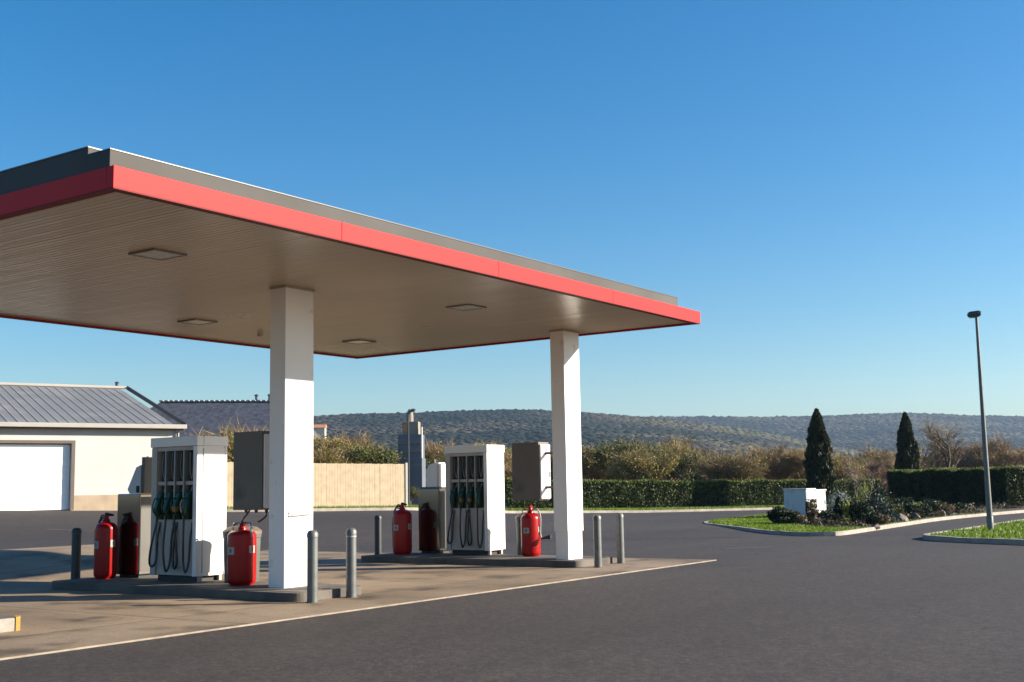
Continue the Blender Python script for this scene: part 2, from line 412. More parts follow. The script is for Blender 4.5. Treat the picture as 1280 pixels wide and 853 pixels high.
# ------------------------------------------------------------------ ground
def polar(name, azs, rad_of, nr, zoff, m, r0_of=None, kind='structure'):
    V = []; k = np.linspace(0, 1, nr)
    for a in azs:
        r1 = rad_of(a); r0 = r0_of(a) if r0_of else .5
        rr = r0*(r1/r0)**k if r0 > 0 else r1*k
        V.append(np.stack([np.cos(a)*rr, np.sin(a)*rr], -1))
    V = np.array(V); z = terrain(V[...,0], V[...,1]) + zoff
    V = np.concatenate([V, z[...,None]], -1)
    n = len(azs); i = np.arange(n*nr).reshape(n, nr)
    F = np.stack([i[:-1,:-1], i[:-1,1:], i[1:,1:], i[1:,:-1]], -1).reshape(-1,4)
    return np_mesh(name, V.reshape(-1,3), F[:, ::-1], m, None, kind, True)

azs = np.concatenate([np.linspace(YAW-R(180), YAW-R(45), 28), np.linspace(YAW-R(44), YAW+R(44), 177), np.linspace(YAW+R(45), YAW+R(180), 28)])
g = polar('ground', azs, lambda a: 3600., 150, -.06, M['earth'])
g['kind'] = 'structure'

KX = np.array([slope_of(x) for x in (-900, 0, 210, 250, 275, 395, 510, 640, 760, 850, 960, 1050, 1300, 2200)])
KD = np.array([75, 70, 66, 60, 50.5, 52.5, 55.5, 62, 66, 68.5, 72.5, 76, 92, 92.])
def kerb_depth(s): return np.interp(s, KX, KD)
def kerb_rad(a):
    t = a-YAW
    if abs(t) > R(60): return 70.
    return float(kerb_depth(-math.tan(t)))/math.cos(t)
polar('asphalt', azs, kerb_rad, 240, 0., M['asphalt'])

# concrete forecourt slab and its pale edge
PAD = (6.0, 24.1, 11.42, 25.2)
grid_mesh('concrete_forecourt', np.linspace(PAD[0]-9, PAD[1], 120), np.linspace(PAD[2], PAD[3], 60), lambda u, v: terrain(u, v)+.016, M['pad'])
MB().box(PAD[0]-9, PAD[1]+.03, PAD[2]-.02, PAD[2]-.001, -.02, .020).build('forecourt_edge', M['pad_edge'])['kind'] = 'structure'
MB().box(PAD[1]+.001, PAD[1]+.03, PAD[2], PAD[3], -.02, .020).build('forecourt_edge', M['pad_edge'])['kind'] = 'structure'

def mark(p, q, w):
    a = Vector(rf(slope_of(p[0])*p[1], p[1])); b = Vector(rf(slope_of(q[0])*q[1], q[1])); d = (b-a).normalized(); n_ = Vector((-d.y, d.x))*w/2
    V = []
    for k in range(13):
        c = a+(b-a)*k/12
        for sg in (1, -1): e = c+n_*sg; V.append((e.x, e.y, T(e.x, e.y)+.022))
    np_mesh('road_marking', V, [(2*i, 2*i+1, 2*i+3, 2*i+2) for i in range(12)], M['worn_line'], None, 'structure')
mark((902, 30.6), (962, 31.2), .10); mark((60, 37.5), (122, 36.6), .10); mark((636, 52), (700, 50.5), .10)
# kerb line + verge in front of fence and long hedge
def strip(name, pts, width, z0, z1, m, side=1, kind='structure', follow=True):
    """solid strip along a polyline of (u,v), offset to one side by width"""
    pts = [Vector((p[0], p[1])) for p in pts]; L_ = []; Rr = []
    for i, p in enumerate(pts):
        d = (pts[min(i+1,len(pts)-1)]-pts[max(i-1,0)]).normalized(); nrm = Vector((-d.y, d.x))*side
        L_.append(p); Rr.append(p+nrm*width)
    mb = MB(); n = len(pts)
    tz = [T(*p) if follow else 0 for p in L_]; tr_ = [T(*p) if follow else 0 for p in Rr]
    vs = []
    for i in range(n):
        vs += [(L_[i].x,L_[i].y,tz[i]+z0),(L_[i].x,L_[i].y,tz[i]+z1),(Rr[i].x,Rr[i].y,tr_[i]+z1),(Rr[i].x,Rr[i].y,tr_[i]+z0)]
    fs = []
    for i in range(n-1):
        a = i*4; b = a+4
        for k in range(4): fs.append((a+k, a+(k+1)%4, b+(k+1)%4, b+k))
    fs += [(0,1,2,3), (4*n-1,4*n-2,4*n-3,4*n-4)]
    mb._add(vs, fs); o = mb.build(name, m); o['kind'] = kind; return o

def kerb_path(x0, x1, n, extra=0.):
    return [at(x, float(kerb_depth(slope_of(x)))+extra) for x in np.linspace(x0, x1, n)]
strip('verge_kerb', kerb_path(262, 1095, 60, -.05), .16, -.05, .13, M['kerb'], 1)
# verge (grass) behind that kerb
def ribbon(name, A, B, zoff, m, nc=4):
    V = []
    for p, q in zip(A, B):
        for k in range(nc):
            t = k/(nc-1); u = p[0]+(q[0]-p[0])*t; v = p[1]+(q[1]-p[1])*t; V.append((u, v, T(u, v)+zoff))
    n = len(A); i = np.arange(n*nc).reshape(n, nc)
    F = np.stack([i[:-1,:-1], i[:-1,1:], i[1:,1:], i[1:,:-1]], -1).reshape(-1,4)
    return np_mesh(name, V, F, m, None, 'structure', True)
ribbon('verge_grass', kerb_path(262, 1095, 60, .1), kerb_path(262, 1095, 60, 16.), .10, M['grass_base'])

def grass_blades(name, P, h, lean=.35):
    P = np.asarray(P); n = len(P)
    a = rng.uniform(0, 2*math.pi, n); w = .018+.02*rng.random(n); hh = h*(.5+rng.random(n))
    d = np.stack([np.cos(a), np.sin(a), np.zeros(n)], -1)*w[:,None]
    tip = P+np.stack([rng.normal(0,lean,n)*hh, rng.normal(0,lean,n)*hh, hh], -1)
    V = np.stack([P-d, P+d, tip], 1).reshape(-1,3)
    o = np_mesh(name, V, np.arange(3*n).reshape(n,3), M['grass']); return o

pts = []
for _ in range(9000):
    x = random.uniform(265, 1090); d = float(kerb_depth(slope_of(x)))+.15+random.random()**1.5*6
    u, v = at(x, d); pts.append((u, v, T(u, v)+.09))
tag(grass_blades('verge_grass_blades', pts, .10), 'short green grass along the verge below fence and hedge', 'grass', kind='stuff')

# garden island at the right and the lamp-post island
ISL = [(42.6,20.15),(40.2,18.2),(37.3,15.95),(36.0,14.4),(35.75,13.3),(36.4,12.95),(37.9,13.0),(44,13.45),(52,13.95),(60,13.35),(72,11.9),(84,9.5),
       (86,22),(74,25.5),(60,24.2),(52,23.4),(46,22.2),(43.6,21.1)]
ISL2 = [(34.2,9.75),(33.3,8.9),(32.2,7.0),(29.5,1.5),(27,-4.5),(52,-6),(60,9.6),(50.85,10.3),(42,10.1),(37,10.1),(35,10.1)]
def rounded(poly, it=2):
    for _ in range(it):
        q = []
        for i in range(len(poly)):
            a = poly[i]; b = poly[(i+1)%len(poly)]
            q += [(a[0]*.75+b[0]*.25, a[1]*.75+b[1]*.25), (a[0]*.25+b[0]*.75, a[1]*.25+b[1]*.75)]
        poly = q
    return poly
def inset(poly, d):
    n = len(poly); out = []
    a = sum(poly[i][0]*poly[(i+1)%n][1]-poly[(i+1)%n][0]*poly[i][1] for i in range(n)); sg = 1 if a > 0 else -1
    for i in range(n):
        p = Vector(poly[i]); t = (Vector(poly[(i+1)%n])-Vector(poly[i-1])).normalized(); out.append(tuple(p+Vector((-t.y, t.x))*sg*d))
    return out
def kerbed(name_k, name_g, poly, mg):
    out = rounded(poly); inn = inset(out, .15)
    n = len(out); mb = MB()
    jit = [random.uniform(-.008, .008) for _ in range(n)]
    vs = []
    for i in range(n):
        vs += [(*out[i], -.05), (out[i][0], out[i][1], .13+jit[i]), (inn[i][0], inn[i][1], .13+jit[i]), (inn[i][0], inn[i][1], -.05)]
    fs = []
    for i in range(n):
        a = i*4; b = ((i+1)%n)*4
        for k in range(4): fs.append((a+k, a+(k+1)%4, b+(k+1)%4, b+k))
    mb._add(vs, fs); mb.build(name_k, M['kerb'])['kind'] = 'structure'
    MB().prism(inset(out, .149), -.04, .105).build(name_g, mg)['kind'] = 'structure'
    return inset(out, .16)
isl_in = kerbed('garden_kerb', 'garden_lawn', ISL, M['grass_base'])
isl2_in = kerbed('roadside_kerb', 'roadside_lawn', ISL2, M['grass_base'])
def inside(poly, x, y):
    c = False; n = len(poly)
    for i in range(n):
        x1,y1 = poly[i]; x2,y2 = poly[i-1]
        if (y1 > y) != (y2 > y) and x < (x2-x1)*(y-y1)/(y2-y1)+x1: c = not c
    return c
# planted soil on the garden island
BED = [(39.4,13.2),(44,13.7),(52,14.2),(60,13.65),(72,12.3),(83,10.3),(84,20),(74,24.5),(62,23.4),(54,22.3),(48,20.4),(44.2,18.2),(41.0,15.9),(39.0,14.2)]
BEDR = rounded(BED)
grid = MB().prism(BEDR, .10, .135).build('planting_bed_soil', M['mulch']); grid['kind'] = 'structure'
pts = []
while len(pts) < 15000:
    u = random.uniform(35.5, 60); v = random.uniform(12.8, 24)
    if inside(isl_in, u, v) and not inside(BEDR, u, v) and (u < 48 or random.random() < .35): pts.append((u, v, .10))
tag(grass_blades('garden_grass_blades', pts, .075), 'mown green grass on the tip of the garden island', 'grass', kind='stuff')
pts = []
while len(pts) < 15000:
    u = random.uniform(30, 58); v = random.uniform(-1, 10.3)
    if inside(isl2_in, u, v): pts.append((u, v, .10))
tag(grass_blades('roadside_grass_blades', pts, .08), 'mown green grass around the foot of the lamp post', 'grass', kind='stuff')
# broken stones lining the bed edge
for i in range(16):
    t = i/15; u = 39.6+t*14; v = 13.28+.6*min(1, t*1.0)+random.uniform(-.03, .05)
# ------------------------------------------------------------------ canopy
H = 4.952; FH = .245
U0, U1, V0, V1 = 7.86, 22.21, 10.645, 20.13
can = thing('fuel_canopy', 'large flat petrol station canopy with red edge and grey parapet over the pumps', 'canopy', (15, 15.4, 0))
ox, oy = 15., 15.4
def cb(x0, x1, y0, y1, z0, z1, mb=None): return (mb or MB()).box(x0-ox, x1-ox, y0-oy, y1-oy, z0, z1)
t_ = .12
fr = MB(); nj = 4; lj = (U1-U0)/nj
for i in range(nj): cb(U0+i*lj+(.004 if i else 0), U0+(i+1)*lj-(.004 if i < nj-1 else 0), V0, V0+t_, H, H+FH, fr)
cb(U0+.01, U1-.01, V0+.008, V0+t_-.01, H+.002, H+FH-.004, fr)
fr.build('fascia', M['fascia'], can, .004)
cb(U0, U1, V1-t_, V1, H, H+FH).build('fascia', M['fascia'], can, .006)
cb(U0, U0+t_, V0+t_+.002, V1-t_-.002, H, H+FH).build('fascia', M['fascia'], can, .006)
cb(U1-t_, U1, V0+t_+.002, V1-t_-.002, H, H+FH).build('fascia', M['fascia'], can, .006)
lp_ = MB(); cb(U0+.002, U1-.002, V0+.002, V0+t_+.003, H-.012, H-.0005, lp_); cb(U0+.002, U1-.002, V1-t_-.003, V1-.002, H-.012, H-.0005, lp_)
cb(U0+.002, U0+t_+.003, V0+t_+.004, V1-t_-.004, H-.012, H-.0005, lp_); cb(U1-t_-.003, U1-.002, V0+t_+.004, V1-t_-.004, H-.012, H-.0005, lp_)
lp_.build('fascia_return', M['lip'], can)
# soffit boards run along y; each board a slightly bowed strip with an open joint
sb = MB(); x = U0+t_+.004; xe = U1-t_-.004; bw = .10
while x < xe-.02:
    x1 = min(x+bw, xe); dz = random.uniform(-.0008, .0008); tl = random.uniform(-.0010, .0010)
    y0, y1 = V0+t_+.004-oy, V1-t_-.004-oy; z = H+.02+dz
    sb._add([(x-ox,y0,z+.005),(x+.005-ox,y0,z+tl),(x1-.005-ox,y0,z-tl),(x1-ox,y0,z+.005),(x-ox,y1,z+.005),(x+.005-ox,y1,z+tl),(x1-.005-ox,y1,z-tl),(x1-ox,y1,z+.005)],
            [(0,1,5,4),(1,2,6,5),(2,3,7,6)])
    x += bw
cb(U0+t_+.003, U1-t_-.003, V0+t_+.003, V1-t_-.003, H+.034, H+FH-.03, sb)
sb.build('soffit', M['soffit'], can)
# parapet: lower front run and the taller block behind it
Z1 = H+FH
cb(U0+.01, 21.38, 10.73, 11.12, Z1-.03, 5.39).build('parapet', M['parapet'], can, .004)
cb(U0+.012, 21.36, 11.122, V1-.35, Z1-.03, 5.48).build('parapet', M['parapet'], can, .004)
cb(U0+.005, 21.39, 10.722, 11.125, 5.391, 5.403).build('parapet_capping', M['cap_light'], can)
cb(U0+.005, 21.37, 11.115, V1-.345, 5.481, 5.495).build('parapet_capping', M['cap_light'], can)
# columns
CU, CV, CS, CT, CD = 13.50, 13.78, .638, .35, 8.383
for cu, CV, CS, CT in ((CU, 13.78, .638, .35), (21.12, 13.31, .617, .338)):
    lab = 'white box column beside the near pump' if cu == CU else 'white box column at the far end with a narrower foot'
    if cu == CU:
        c = cb(cu, cu+CS, CV, CV+CT, .14, H+.02).build('column', M['column'], can, .006)
    else:
        c = cb(cu, cu+CS, CV, CV+CT, .73, H+.02).build('column', M['column'], can, .006)
        cb(cu+.03, cu+CS-.03, CV+.015, CV+CT-.015, .14, .731).build('column_foot', M['column'], c, .005)
    c['label'] = lab
    cb(cu-.015, cu+CS+.015, CV-.015, CV+CT+.015, H-.02, H+.019).build('column_collar', M['soffit'], c)
    if cu == CU:
        MB().tube(smooth_path([(cu+.10-ox, CV-.002-oy, 1.335), (cu+.11-ox, CV-.05-oy, 1.30), (cu+.16-ox, CV-.06-oy, 1.29), (cu+.5-ox, CV-.06-oy, 1.305), (cu+.57-ox, CV-.05-oy, 1.31), (cu+.58-ox, CV-.002-oy, 1.315)]), .014).build('hose_rail', M['column'], c, smooth=True)
# recessed ceiling lights
for (lx, ly, s_) in ((10.56,13.28,.28), (17.29,12.99,.27), (15.3,18.02,.27), (19.77,17.86,.27), (10.56,18.0,.27)):
    e = cb(lx-s_, lx+s_, ly-s_, ly-s_+.035, H-.006, H+.02)
    cb(lx-s_, lx+s_, ly+s_-.035, ly+s_, H-.006, H+.02, e)
    cb(lx-s_, lx-s_+.035, ly-s_+.037, ly+s_-.037, H-.006, H+.02, e); cb(lx+s_-.035, lx+s_, ly-s_+.037, ly+s_-.037, H-.006, H+.02, e)
    f = e.build('ceiling_light', M['lightframe'], can)
    cb(lx-s_+.037, lx+s_-.037, ly-s_+.037, ly+s_-.037, H-.001, H+.02).build('diffuser', M['lens'], f)
MB().lathe([(.06,H+.01),(.06,H-.03),(.045,H-.05)], (17.34-ox,18.45-oy), 16).build('smoke_sensor', M['trim'], can, smooth=True)
MB().lathe([(.06,H+.01),(.06,H-.03),(.045,H-.05)], (17.6-ox,18.2-oy), 16).build('smoke_sensor', M['trim'], can, smooth=True)

# ------------------------------------------------------------------ pump islands
IH = .15
def round_rect(x0, x1, y0, y1, r_, n=6):
    p = []
    for cx, cy, a0 in ((x1-r_,y1-r_,0),(x0+r_,y1-r_,90),(x0+r_,y0+r_,180),(x1-r_,y0+r_,270)):
        for k in range(n+1):
            a = R(a0+90*k/n); p.append((cx+r_*math.cos(a), cy+r_*math.sin(a)))
    return p
def pump_island(u0, u1, v0, v1, label):
    i = thing('pump_island', label, 'kerb island', ((u0+u1)/2, (v0+v1)/2, 0), 0, 'raised concrete pump islands')
    w = (u1-u0)/2; l = (v1-v0)/2
    MB().prism(round_rect(-w, w, -l, l, .2), -.02, IH).build('kerb', M['island'], i, .012)
    MB().prism(round_rect(-w+.13, w-.13, -l+.13, l-.13, .1), IH-.02, IH+.006).build('paving', M['pad_edge'] if False else M['island'], i)
    return i
pump_island(12.95, 14.5, 12.95, 19.15, 'low dark concrete island under the near fuel pump')
pump_island(20.9, 22.5, 12.98, 18.95, 'low dark concrete island under the far fuel pump')
k = thing('kerb_island', 'white painted kerb end with a yellow corner at the left edge of the photo', 'kerb island', (8.17, 15.5, 0))
MB().prism(round_rect(-.75, .70, -1.93, 3, .12), -.02, .175).build('kerb', M['whitepaint'], k, .012)
MB().prism(round_rect(-.73, .68, -1.9, 2.97, .1), .16, .181).build('paving', M['island'], k)
MB().prism([(.58,-1.945),(.64,-1.938),(.715,-1.83),(.715,-1.74),(.66,-1.74),(.65,-1.82),(.58,-1.84)], .004, .186).build('painted_end', M['yellow'], k, .006)

# ------------------------------------------------------------------ fuel pumps
HOSE_SEED = 3
def make_pump(label, loc, amber):
    p = thing('fuel_pump', label, 'fuel pump', loc, 0, 'fuel pumps on the islands')
    D, W, B, Tp = .66, 1.2, .10, 2.49           # local: x 0..D (x=0 faces the lane), y 0..W, z from island top
    MB().box(.10, D-.08, .10, W-.10, 0, B+.01).build('plinth', M['dark'], p)
    MB().box(.14, D-.005, .005, W-.005, B, Tp-.16).build('cabinet', M['white'], p, .008)
    # the two edge trims and lower front
    MB().box(0, .139, 0, .10, B, Tp-.17).build('corner_post', M['white'], p, .012)
    MB().box(0, .139, W-.14, W, B, Tp-.17).build('corner_post', M['pump_front_shaded'], p, .012)
    MB().box(.03, .138, .102, W-.142, B+.01, 1.06).build('front_panel', M['pump_front_shaded'], p, .004)
    MB().box(.03, .138, .102, W-.142, 1.655, 1.72).build('shelf', M['pump_front_shaded'], p, .004)
    MB().box(.01, .138, .102, W-.142, Tp-.24, Tp-.172).build('front_header', M['pump_front_shaded'], p, .004)
    MB().box(.125, .1385, .103, W-.143, 1.061, Tp-.241).build('recess', M['dark'], p)
    MB().box(.14, D-.05, -.012, .003, B+.06, Tp-.2).build('side_panel', M['white'], p, .004)
    MB().box(D-.045, D, -.014, .05, B+.01, Tp-.165).build('corner_post', M['white'], p, .006)
    MB().box(-.02, .128, -.02, W+.015, Tp-.168, Tp).build('top_cap', M['white'], p, .012)
    MB().box(.132, D+.02, -.02, W+.015, Tp-.168, Tp+.003).build('top_cap', M['white'], p, .012)
    for sx in (.10, D-.12): MB().box(sx, sx+.06, .02, .08, 0, B).build('foot', M['trim'], p)
    y0, y1 = .102, W-.142; bw = (y1-y0)/4
    for i in range(1, 4):
        MB().box(-.005, .124, y0+bw*i-.018, y0+bw*i+.018, 1.062, Tp-.242).build('fin', M['fin'], p, .004)
    rg = random.Random(HOSE_SEED)
    for i in range(4):
        yc = y0+bw*(i+.5)
        # black hose in the upper window; the thin pale tube imitates its glint
        MB().tube(smooth_path([(.10,yc-.045,2.22),(.075,yc-.05,2.0),(.07,yc-.01,1.76),(.075,yc+.045,1.95),(.09,yc+.05,2.22)], 30), .009).build('hose_and_glint', M['fin'], p, smooth=True)
        MB().tube(smooth_path([(.11,yc,2.2),(.10,yc+.01,1.95),(.11,yc+.02,1.74)], 12), .02).build('hose_and_glint', M['black'], p, smooth=True)
        # nozzle: body, guard and spout pointing up into its boot
        nz = MB()
        nz.extrude([(-.10,1.14),(-.045,1.10),(-.005,1.17),(.02,1.32),(.075,1.50),(.055,1.55),(-.01,1.52),(-.075,1.38),(-.115,1.26)], 1, yc-.045, yc+.045)
        n_o = nz.build('nozzle', M['green'], p, .012, True)
        if i in amber:
            MB().box(-.122, -.03, yc-.05, yc+.05, 1.20, 1.29).build('grip', M['amber'], n_o, .012); n_o['label'] = 'nozzle with amber grip'
        MB().tube(smooth_path([(.06,yc,1.52),(.085,yc,1.57),(.10,yc,1.62)], 8), .016).build('spout', M['fin'], n_o, smooth=True)
        MB().tube(smooth_path([(-.09,yc,1.15),(-.15,yc,1.2),(-.165,yc,1.32),(-.12,yc,1.42),(-.06,yc,1.42)], 16), .012).build('trigger_guard', M['black'], n_o, smooth=True)
        # hose: hangs from the nozzle, loops near the ground, climbs back to the cabinet
        lo = .20+rg.random()*.14; sw = rg.uniform(-.045, .045); ou = rg.uniform(.02, .09)
        if i == 3: sw = .11; ou = .10
        ye = yc+rg.uniform(.05, .10)*(1 if i % 2 else -1)
        MB().tube(smooth_path([(-.08,yc,1.16),(-.075,yc+.01,1.0),(-.04-ou,yc+sw*.5,.62),(-.03-ou,yc+sw,.34),(-.035-ou*.6,(yc+sw+ye)/2,lo-.06),(-.03,ye,.36),(-.02,ye-.02,.75),(.028,ye-.02,.98)], 44), .019, seg=10).build('hose', M['black'], p, smooth=True)
        MB().box(.012, .029, ye-.05, ye+.01, .95, 1.02).build('hose_bracket', M['bin'], p, .003)
    return p
make_pump('white fuel pump with dark nozzles on the near island in front of the garage', (13.75, 16.15, IH), (1,))
make_pump('smaller looking white fuel pump on the far island with two amber gripped nozzles', (22.0, 16.0, IH), (1, 2))

# ------------------------------------------------------------------ payment terminals (steel)
def make_terminal(label, loc, white=False):
    p = thing('payment_terminal', label, 'payment terminal', loc, 0, 'steel payment terminals by the pumps')
    MB().box(.04, .42, .04, .58, 0, .06).build('plinth', M['dark'], p)
    MB().box(0, .46, 0, .64, .06, 1.52).build('base_cabinet', M['steel'], p, .02)
    MB().box(.03, .43, -.006, -.001, .12, 1.46).build('side_panel', M['steel_matt'], p)  # pump shadow on this side is put into the dark panel colour
    if white:
        MB().extrude([(.12,1.522),(.42,1.522),(.42,1.95),(.34,2.08),(.12,2.14)], 0, .04, .40).build('upper_unit', M['white'], p, .015)
        MB().box(.10, .34, .06, .118, 1.54, 2.10).build('screen_panel', M['white'], p, .006)
        MB().box(.36, .50, .0, .10, 1.80, 1.86).build('card_arm', M['white'], p, .008)
        MB().box(.46, .49, .02, .06, 1.521, 1.80).build('arm_post', M['whitepaint'], p)
        MB().tube([(.22,.30,2.1),(.22,.30,2.22)], .035, .012, 10).build('beacon', M['whitepaint'], p, smooth=True)
        MB().box(.02, .44, .06, .60, 1.521, 1.56).build('top_plate', M['steel_matt'], p, .004)
    else:
        MB().extrude([(.03,1.522),(.34,1.522),(.40,1.60),(.16,2.00),(.03,2.04)], 0, .03, .44).build('upper_unit', M['util'], p, .012)
        MB().box(.05, .43, -.05, .027, 1.53, 2.18).build('screen_panel', M['steel_matt'], p, .006)
        MB().extrude([(.06,1.54),(.11,1.54),(.11,1.66),(.06,1.66)], 0, -.001, .029).build('card_slot', M['dark'], p)
        MB().tube([(.25,.12,2.03),(.25,.12,2.2)], .03, .015, 10).build('beacon', M['whitepaint'], p, smooth=True)
    return p
make_terminal('shiny steel payment terminal with blue sloped top behind the near pump', (14.0, 17.98, IH))
make_terminal('steel payment terminal with white upper unit behind the far pump', (22.2, 17.55, IH), True)

# ------------------------------------------------------------------ cabinets on the columns
def make_column_box(label, loc, depth_v):
    p = thing('service_cabinet', label, 'cabinet', loc, 0, 'service cabinets hung beside the columns')
    MB().box(0, .42, 0, depth_v, 0, 1.28).build('housing', M['boxgrey'], p, .012)
    MB().box(.02, .40, -.05, -.002, .03, 1.23).build('door', M['boxlight'], p, .02)
    MB().box(.34, .355, -.062, -.05, .5, .62).build('handle', M['black'], p)
    for zz in (.25, 1.0): MB().box(.18, .24, -.38, -.051, zz, zz+.06).build('bracket', M['steel_matt'], p)
    for yy in (.1, depth_v*.5, depth_v-.1): MB().lathe([(.025,-.05),(.03,.0)], (.2,yy), 10).build('cable_gland', M['black'], p)
    MB().tube(smooth_path([(.2,.1,-.04),(.21,.12,-.10),(.2,.2,-.16),(.18,.27,-.2)], 12), .015).build('cable', M['black'], p, smooth=True)
    return p
make_column_box('dark grey metal cabinet hung behind the near white column', (13.62, 14.42, 1.37), .68)
make_column_box('grey metal cabinet hung behind the far white column with pale curved door', (21.95, 14.55, 1.37), .72)

# ------------------------------------------------------------------ fire extinguishers
def label_patch(p, r_, a0, a1, z0, z1, m, name='label', parent=None):
    n = 8; vs = []; fs = []
    for rr in (r_+.002, r_+.005):
        for i in range(n+1):
            a = R(a0+(a1-a0)*i/n)
            for z in (z0, z1): vs.append((rr*math.cos(a), rr*math.sin(a), z))
    o = 2*(n+1)
    for i in range(n):
        j = 2*i
        fs += [(o+j,o+j+2,o+j+3,o+j+1), (j+1,j+3,j+2,j), (j,j+2,o+j+2,o+j), (j+1,o+j+1,o+j+3,j+3)]
    fs += [(0,o,o+1,1), (2*n,2*n+1,o+2*n+1,o+2*n)]
    return MB()._add(vs, fs).build(name, m, parent or p, smooth=True)
def make_ext(label, loc, rz, r_, h, style):
    p = thing('fire_extinguisher', label, 'fire extinguisher', loc, rz, 'big red fire extinguishers on the islands')
    sh = h-.12
    prof = [(r_*.80,.0),(r_*.86,.03),(r_*.97,.06),(r_,.10),(r_,sh)]
    for k in range(1, 9):
        a = R(k*10.5); prof.append((r_*(.28+.72*math.cos(a)), sh+(.14 if style != 'wheeled' else .10)*math.sin(a)))
    MB().lathe(prof, seg=36).build('tank', M['red'], p, smooth=True)
    zt = prof[-1][1]
    MB().lathe([(.075,zt-.03),(.07,zt+.03),(.045,zt+.06),(.04,zt+.12),(.02,zt+.13)], seg=18).build('valve', M['red'], p, smooth=True)
    # labels: 180 deg faces the lane, 270 deg faces the sun side
    for (a0, a1, z0, z1) in ((160,196,h*.55,h*.68),(256,286,h*.57,h*.70)):
        l = label_patch(p, r_, a0, a1, z0, z1, M['label'])
        label_patch(p, r_+.003, a0+12, a1-12, z0+.03, z1-.03, M['label_ink'], 'print', l)
    if style == 'wheeled':
        for sx in (-1, 1):
            MB().tube(smooth_path([(0,sx*r_*.93,sh-.02),(0,sx*r_*.93,sh+.10),(0,sx*r_*.80,sh+.19),(0,sx*r_*.35,sh+.20),(0,sx*.05,sh+.17)], 24), .021).build('handle', M['chrome'], p, smooth=True)
        MB().tube(smooth_path([(.0,.03,zt+.1),(.0,-.02,zt+.17),(.05,-.06,zt+.25),(.08,-.1,zt+.33)], 12), .014).build('hose', M['black'], p, smooth=True)
    elif style == 'lever':
        MB().extrude([(-.03,zt+.10),(.14,zt+.10),(.16,zt+.13),(.0,zt+.17),(-.03,zt+.15)], 1, -.02, .02).build('lever', M['black'], p, .004)
        MB().tube(smooth_path([(.02,.04,zt+.09),(.0,.12,zt+.12),(.0,.17,zt+.06),(.0,.12,zt+.03),(0,.05,zt+.05)], 16), .014).build('handle', M['black'], p, smooth=True)
        MB().tube(smooth_path([(0,.05,zt+.08),(0,r_*.8,zt+.05),(0,r_+.05,zt-.15),(0,r_+.06,.5),(0,r_+.05,.12)], 30), .022).build('hose', M['black'], p, smooth=True)
    else:
        MB().extrude([(-.03,zt+.10),(.11,zt+.10),(.12,zt+.13),(.0,zt+.17),(-.03,zt+.15)], 1, -.02, .02).build('lever', M['red'], p, .004)
        MB().tube(smooth_path([(0,.03,zt+.1),(0,.08,zt+.14),(0,.13,zt+.12),(0,.15,zt+.07)], 12), .022).build('safety_tag', M['yellow'], p, smooth=True)
        MB().tube(smooth_path([(0,-.04,zt+.06),(0,-r_*.8,zt+.08),(0,-r_-.03,zt-.10),(0,-r_-.02,h*.55),(0,-r_-.05,h*.42)], 26), .016).build('hose', M['label'], p, smooth=True)
        MB().tube([(0,-r_-.04,h*.42),(.02,-r_-.18,h*.45),(.03,-r_-.26,h*.46)], .02, .06, 12).build('discharge_horn', M['black'], p, smooth=True)
    for a in (60, 180, 300):
        MB().lathe([(.025,-.0),(.025,.05)], (r_*.7*math.cos(R(a)), r_*.7*math.sin(R(a))), 10).build('foot', M['black'], p)
    return p
make_ext('red fire extinguisher with two chrome handles beside the near white column', (13.70, 14.96, IH), R(0), .235, .92, 'wheeled')
make_ext('red fire extinguisher in shade at the far left end of the near island', (13.74, 18.58, IH), R(0), .20, 1.0, 'lever')
make_ext('red fire extinguisher with black lever beside the steel terminal on the far island', (21.72, 18.28, IH), R(0), .225, 1.02, 'lever')
make_ext('red fire extinguisher with yellow tag beside the far white column', (21.95, 14.80, IH), R(8), .215, .93, 'tagged')

# ------------------------------------------------------------------ litter bins behind extinguishers
def make_bin(label, loc, r_):
    p = thing('litter_bin', label, 'bin', loc, 0, 'litter bins by the columns')
    MB().lathe([(r_*.88,0),(r_*.92,.02),(r_,.74),(r_*1.03,.75),(r_*1.03,.80)], seg=28).build('body', M['bin'], p, smooth=True)
    MB().lathe([(r_*1.06,.801),(r_*1.06,.86),(r_*.8,.92),(r_*.3,.95)], seg=28).build('lid', M['boxgrey'], p, smooth=True)
    MB().tube(smooth_path([(0,r_*.5,.93),(0,r_*.4,1.0),(0,-r_*.4,1.0),(0,-r_*.5,.93)], 14), .012).build('handle', M['galv_dark'], p, smooth=True)
    return p
make_bin('grey green litter bin behind the near extinguisher with chrome handles', (14.16, 15.46, IH), .31)
make_bin('dark green litter bin behind the extinguisher with the yellow tag', (22.36, 15.17, IH), .25)

# ------------------------------------------------------------------ bollards
def make_bollard(label, loc, dark=False, h=1.07, r_=.079):
    p = thing('bollard', label, 'bollard', loc, 0, 'steel bollards guarding the islands')
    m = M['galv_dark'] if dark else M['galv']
    MB().lathe([(r_,-.02),(r_,h-.11)], seg=24).build('post', m, p, smooth=True)
    MB().lathe([(r_+.006,h-.108),(r_+.006,h-.05),(r_*.8,h-.012),(r_*.4,h)], seg=24).build('cap', m, p, smooth=True)
    MB().lathe([(r_+.03,-.01),(r_+.025,.016)], seg=20).build('base_ring', M['island'], p, smooth=True)
    return p
make_bollard('grey steel bollard in front of the near island, left of its pair', (13.04, 12.72, .01))
b = make_bollard('grey steel bollard with a scuffed cap, right of the near pair', (13.93, 12.76, .01))
MB().lathe([(.081,.93),(.081,.95)], seg=20).build('reflective_band', M['label'], b, smooth=True)
make_bollard('left bollard of the pair before the far island', (21.15, 12.62, .01))
make_bollard('right bollard of the pair before the far island', (22.45, 12.83, .01))
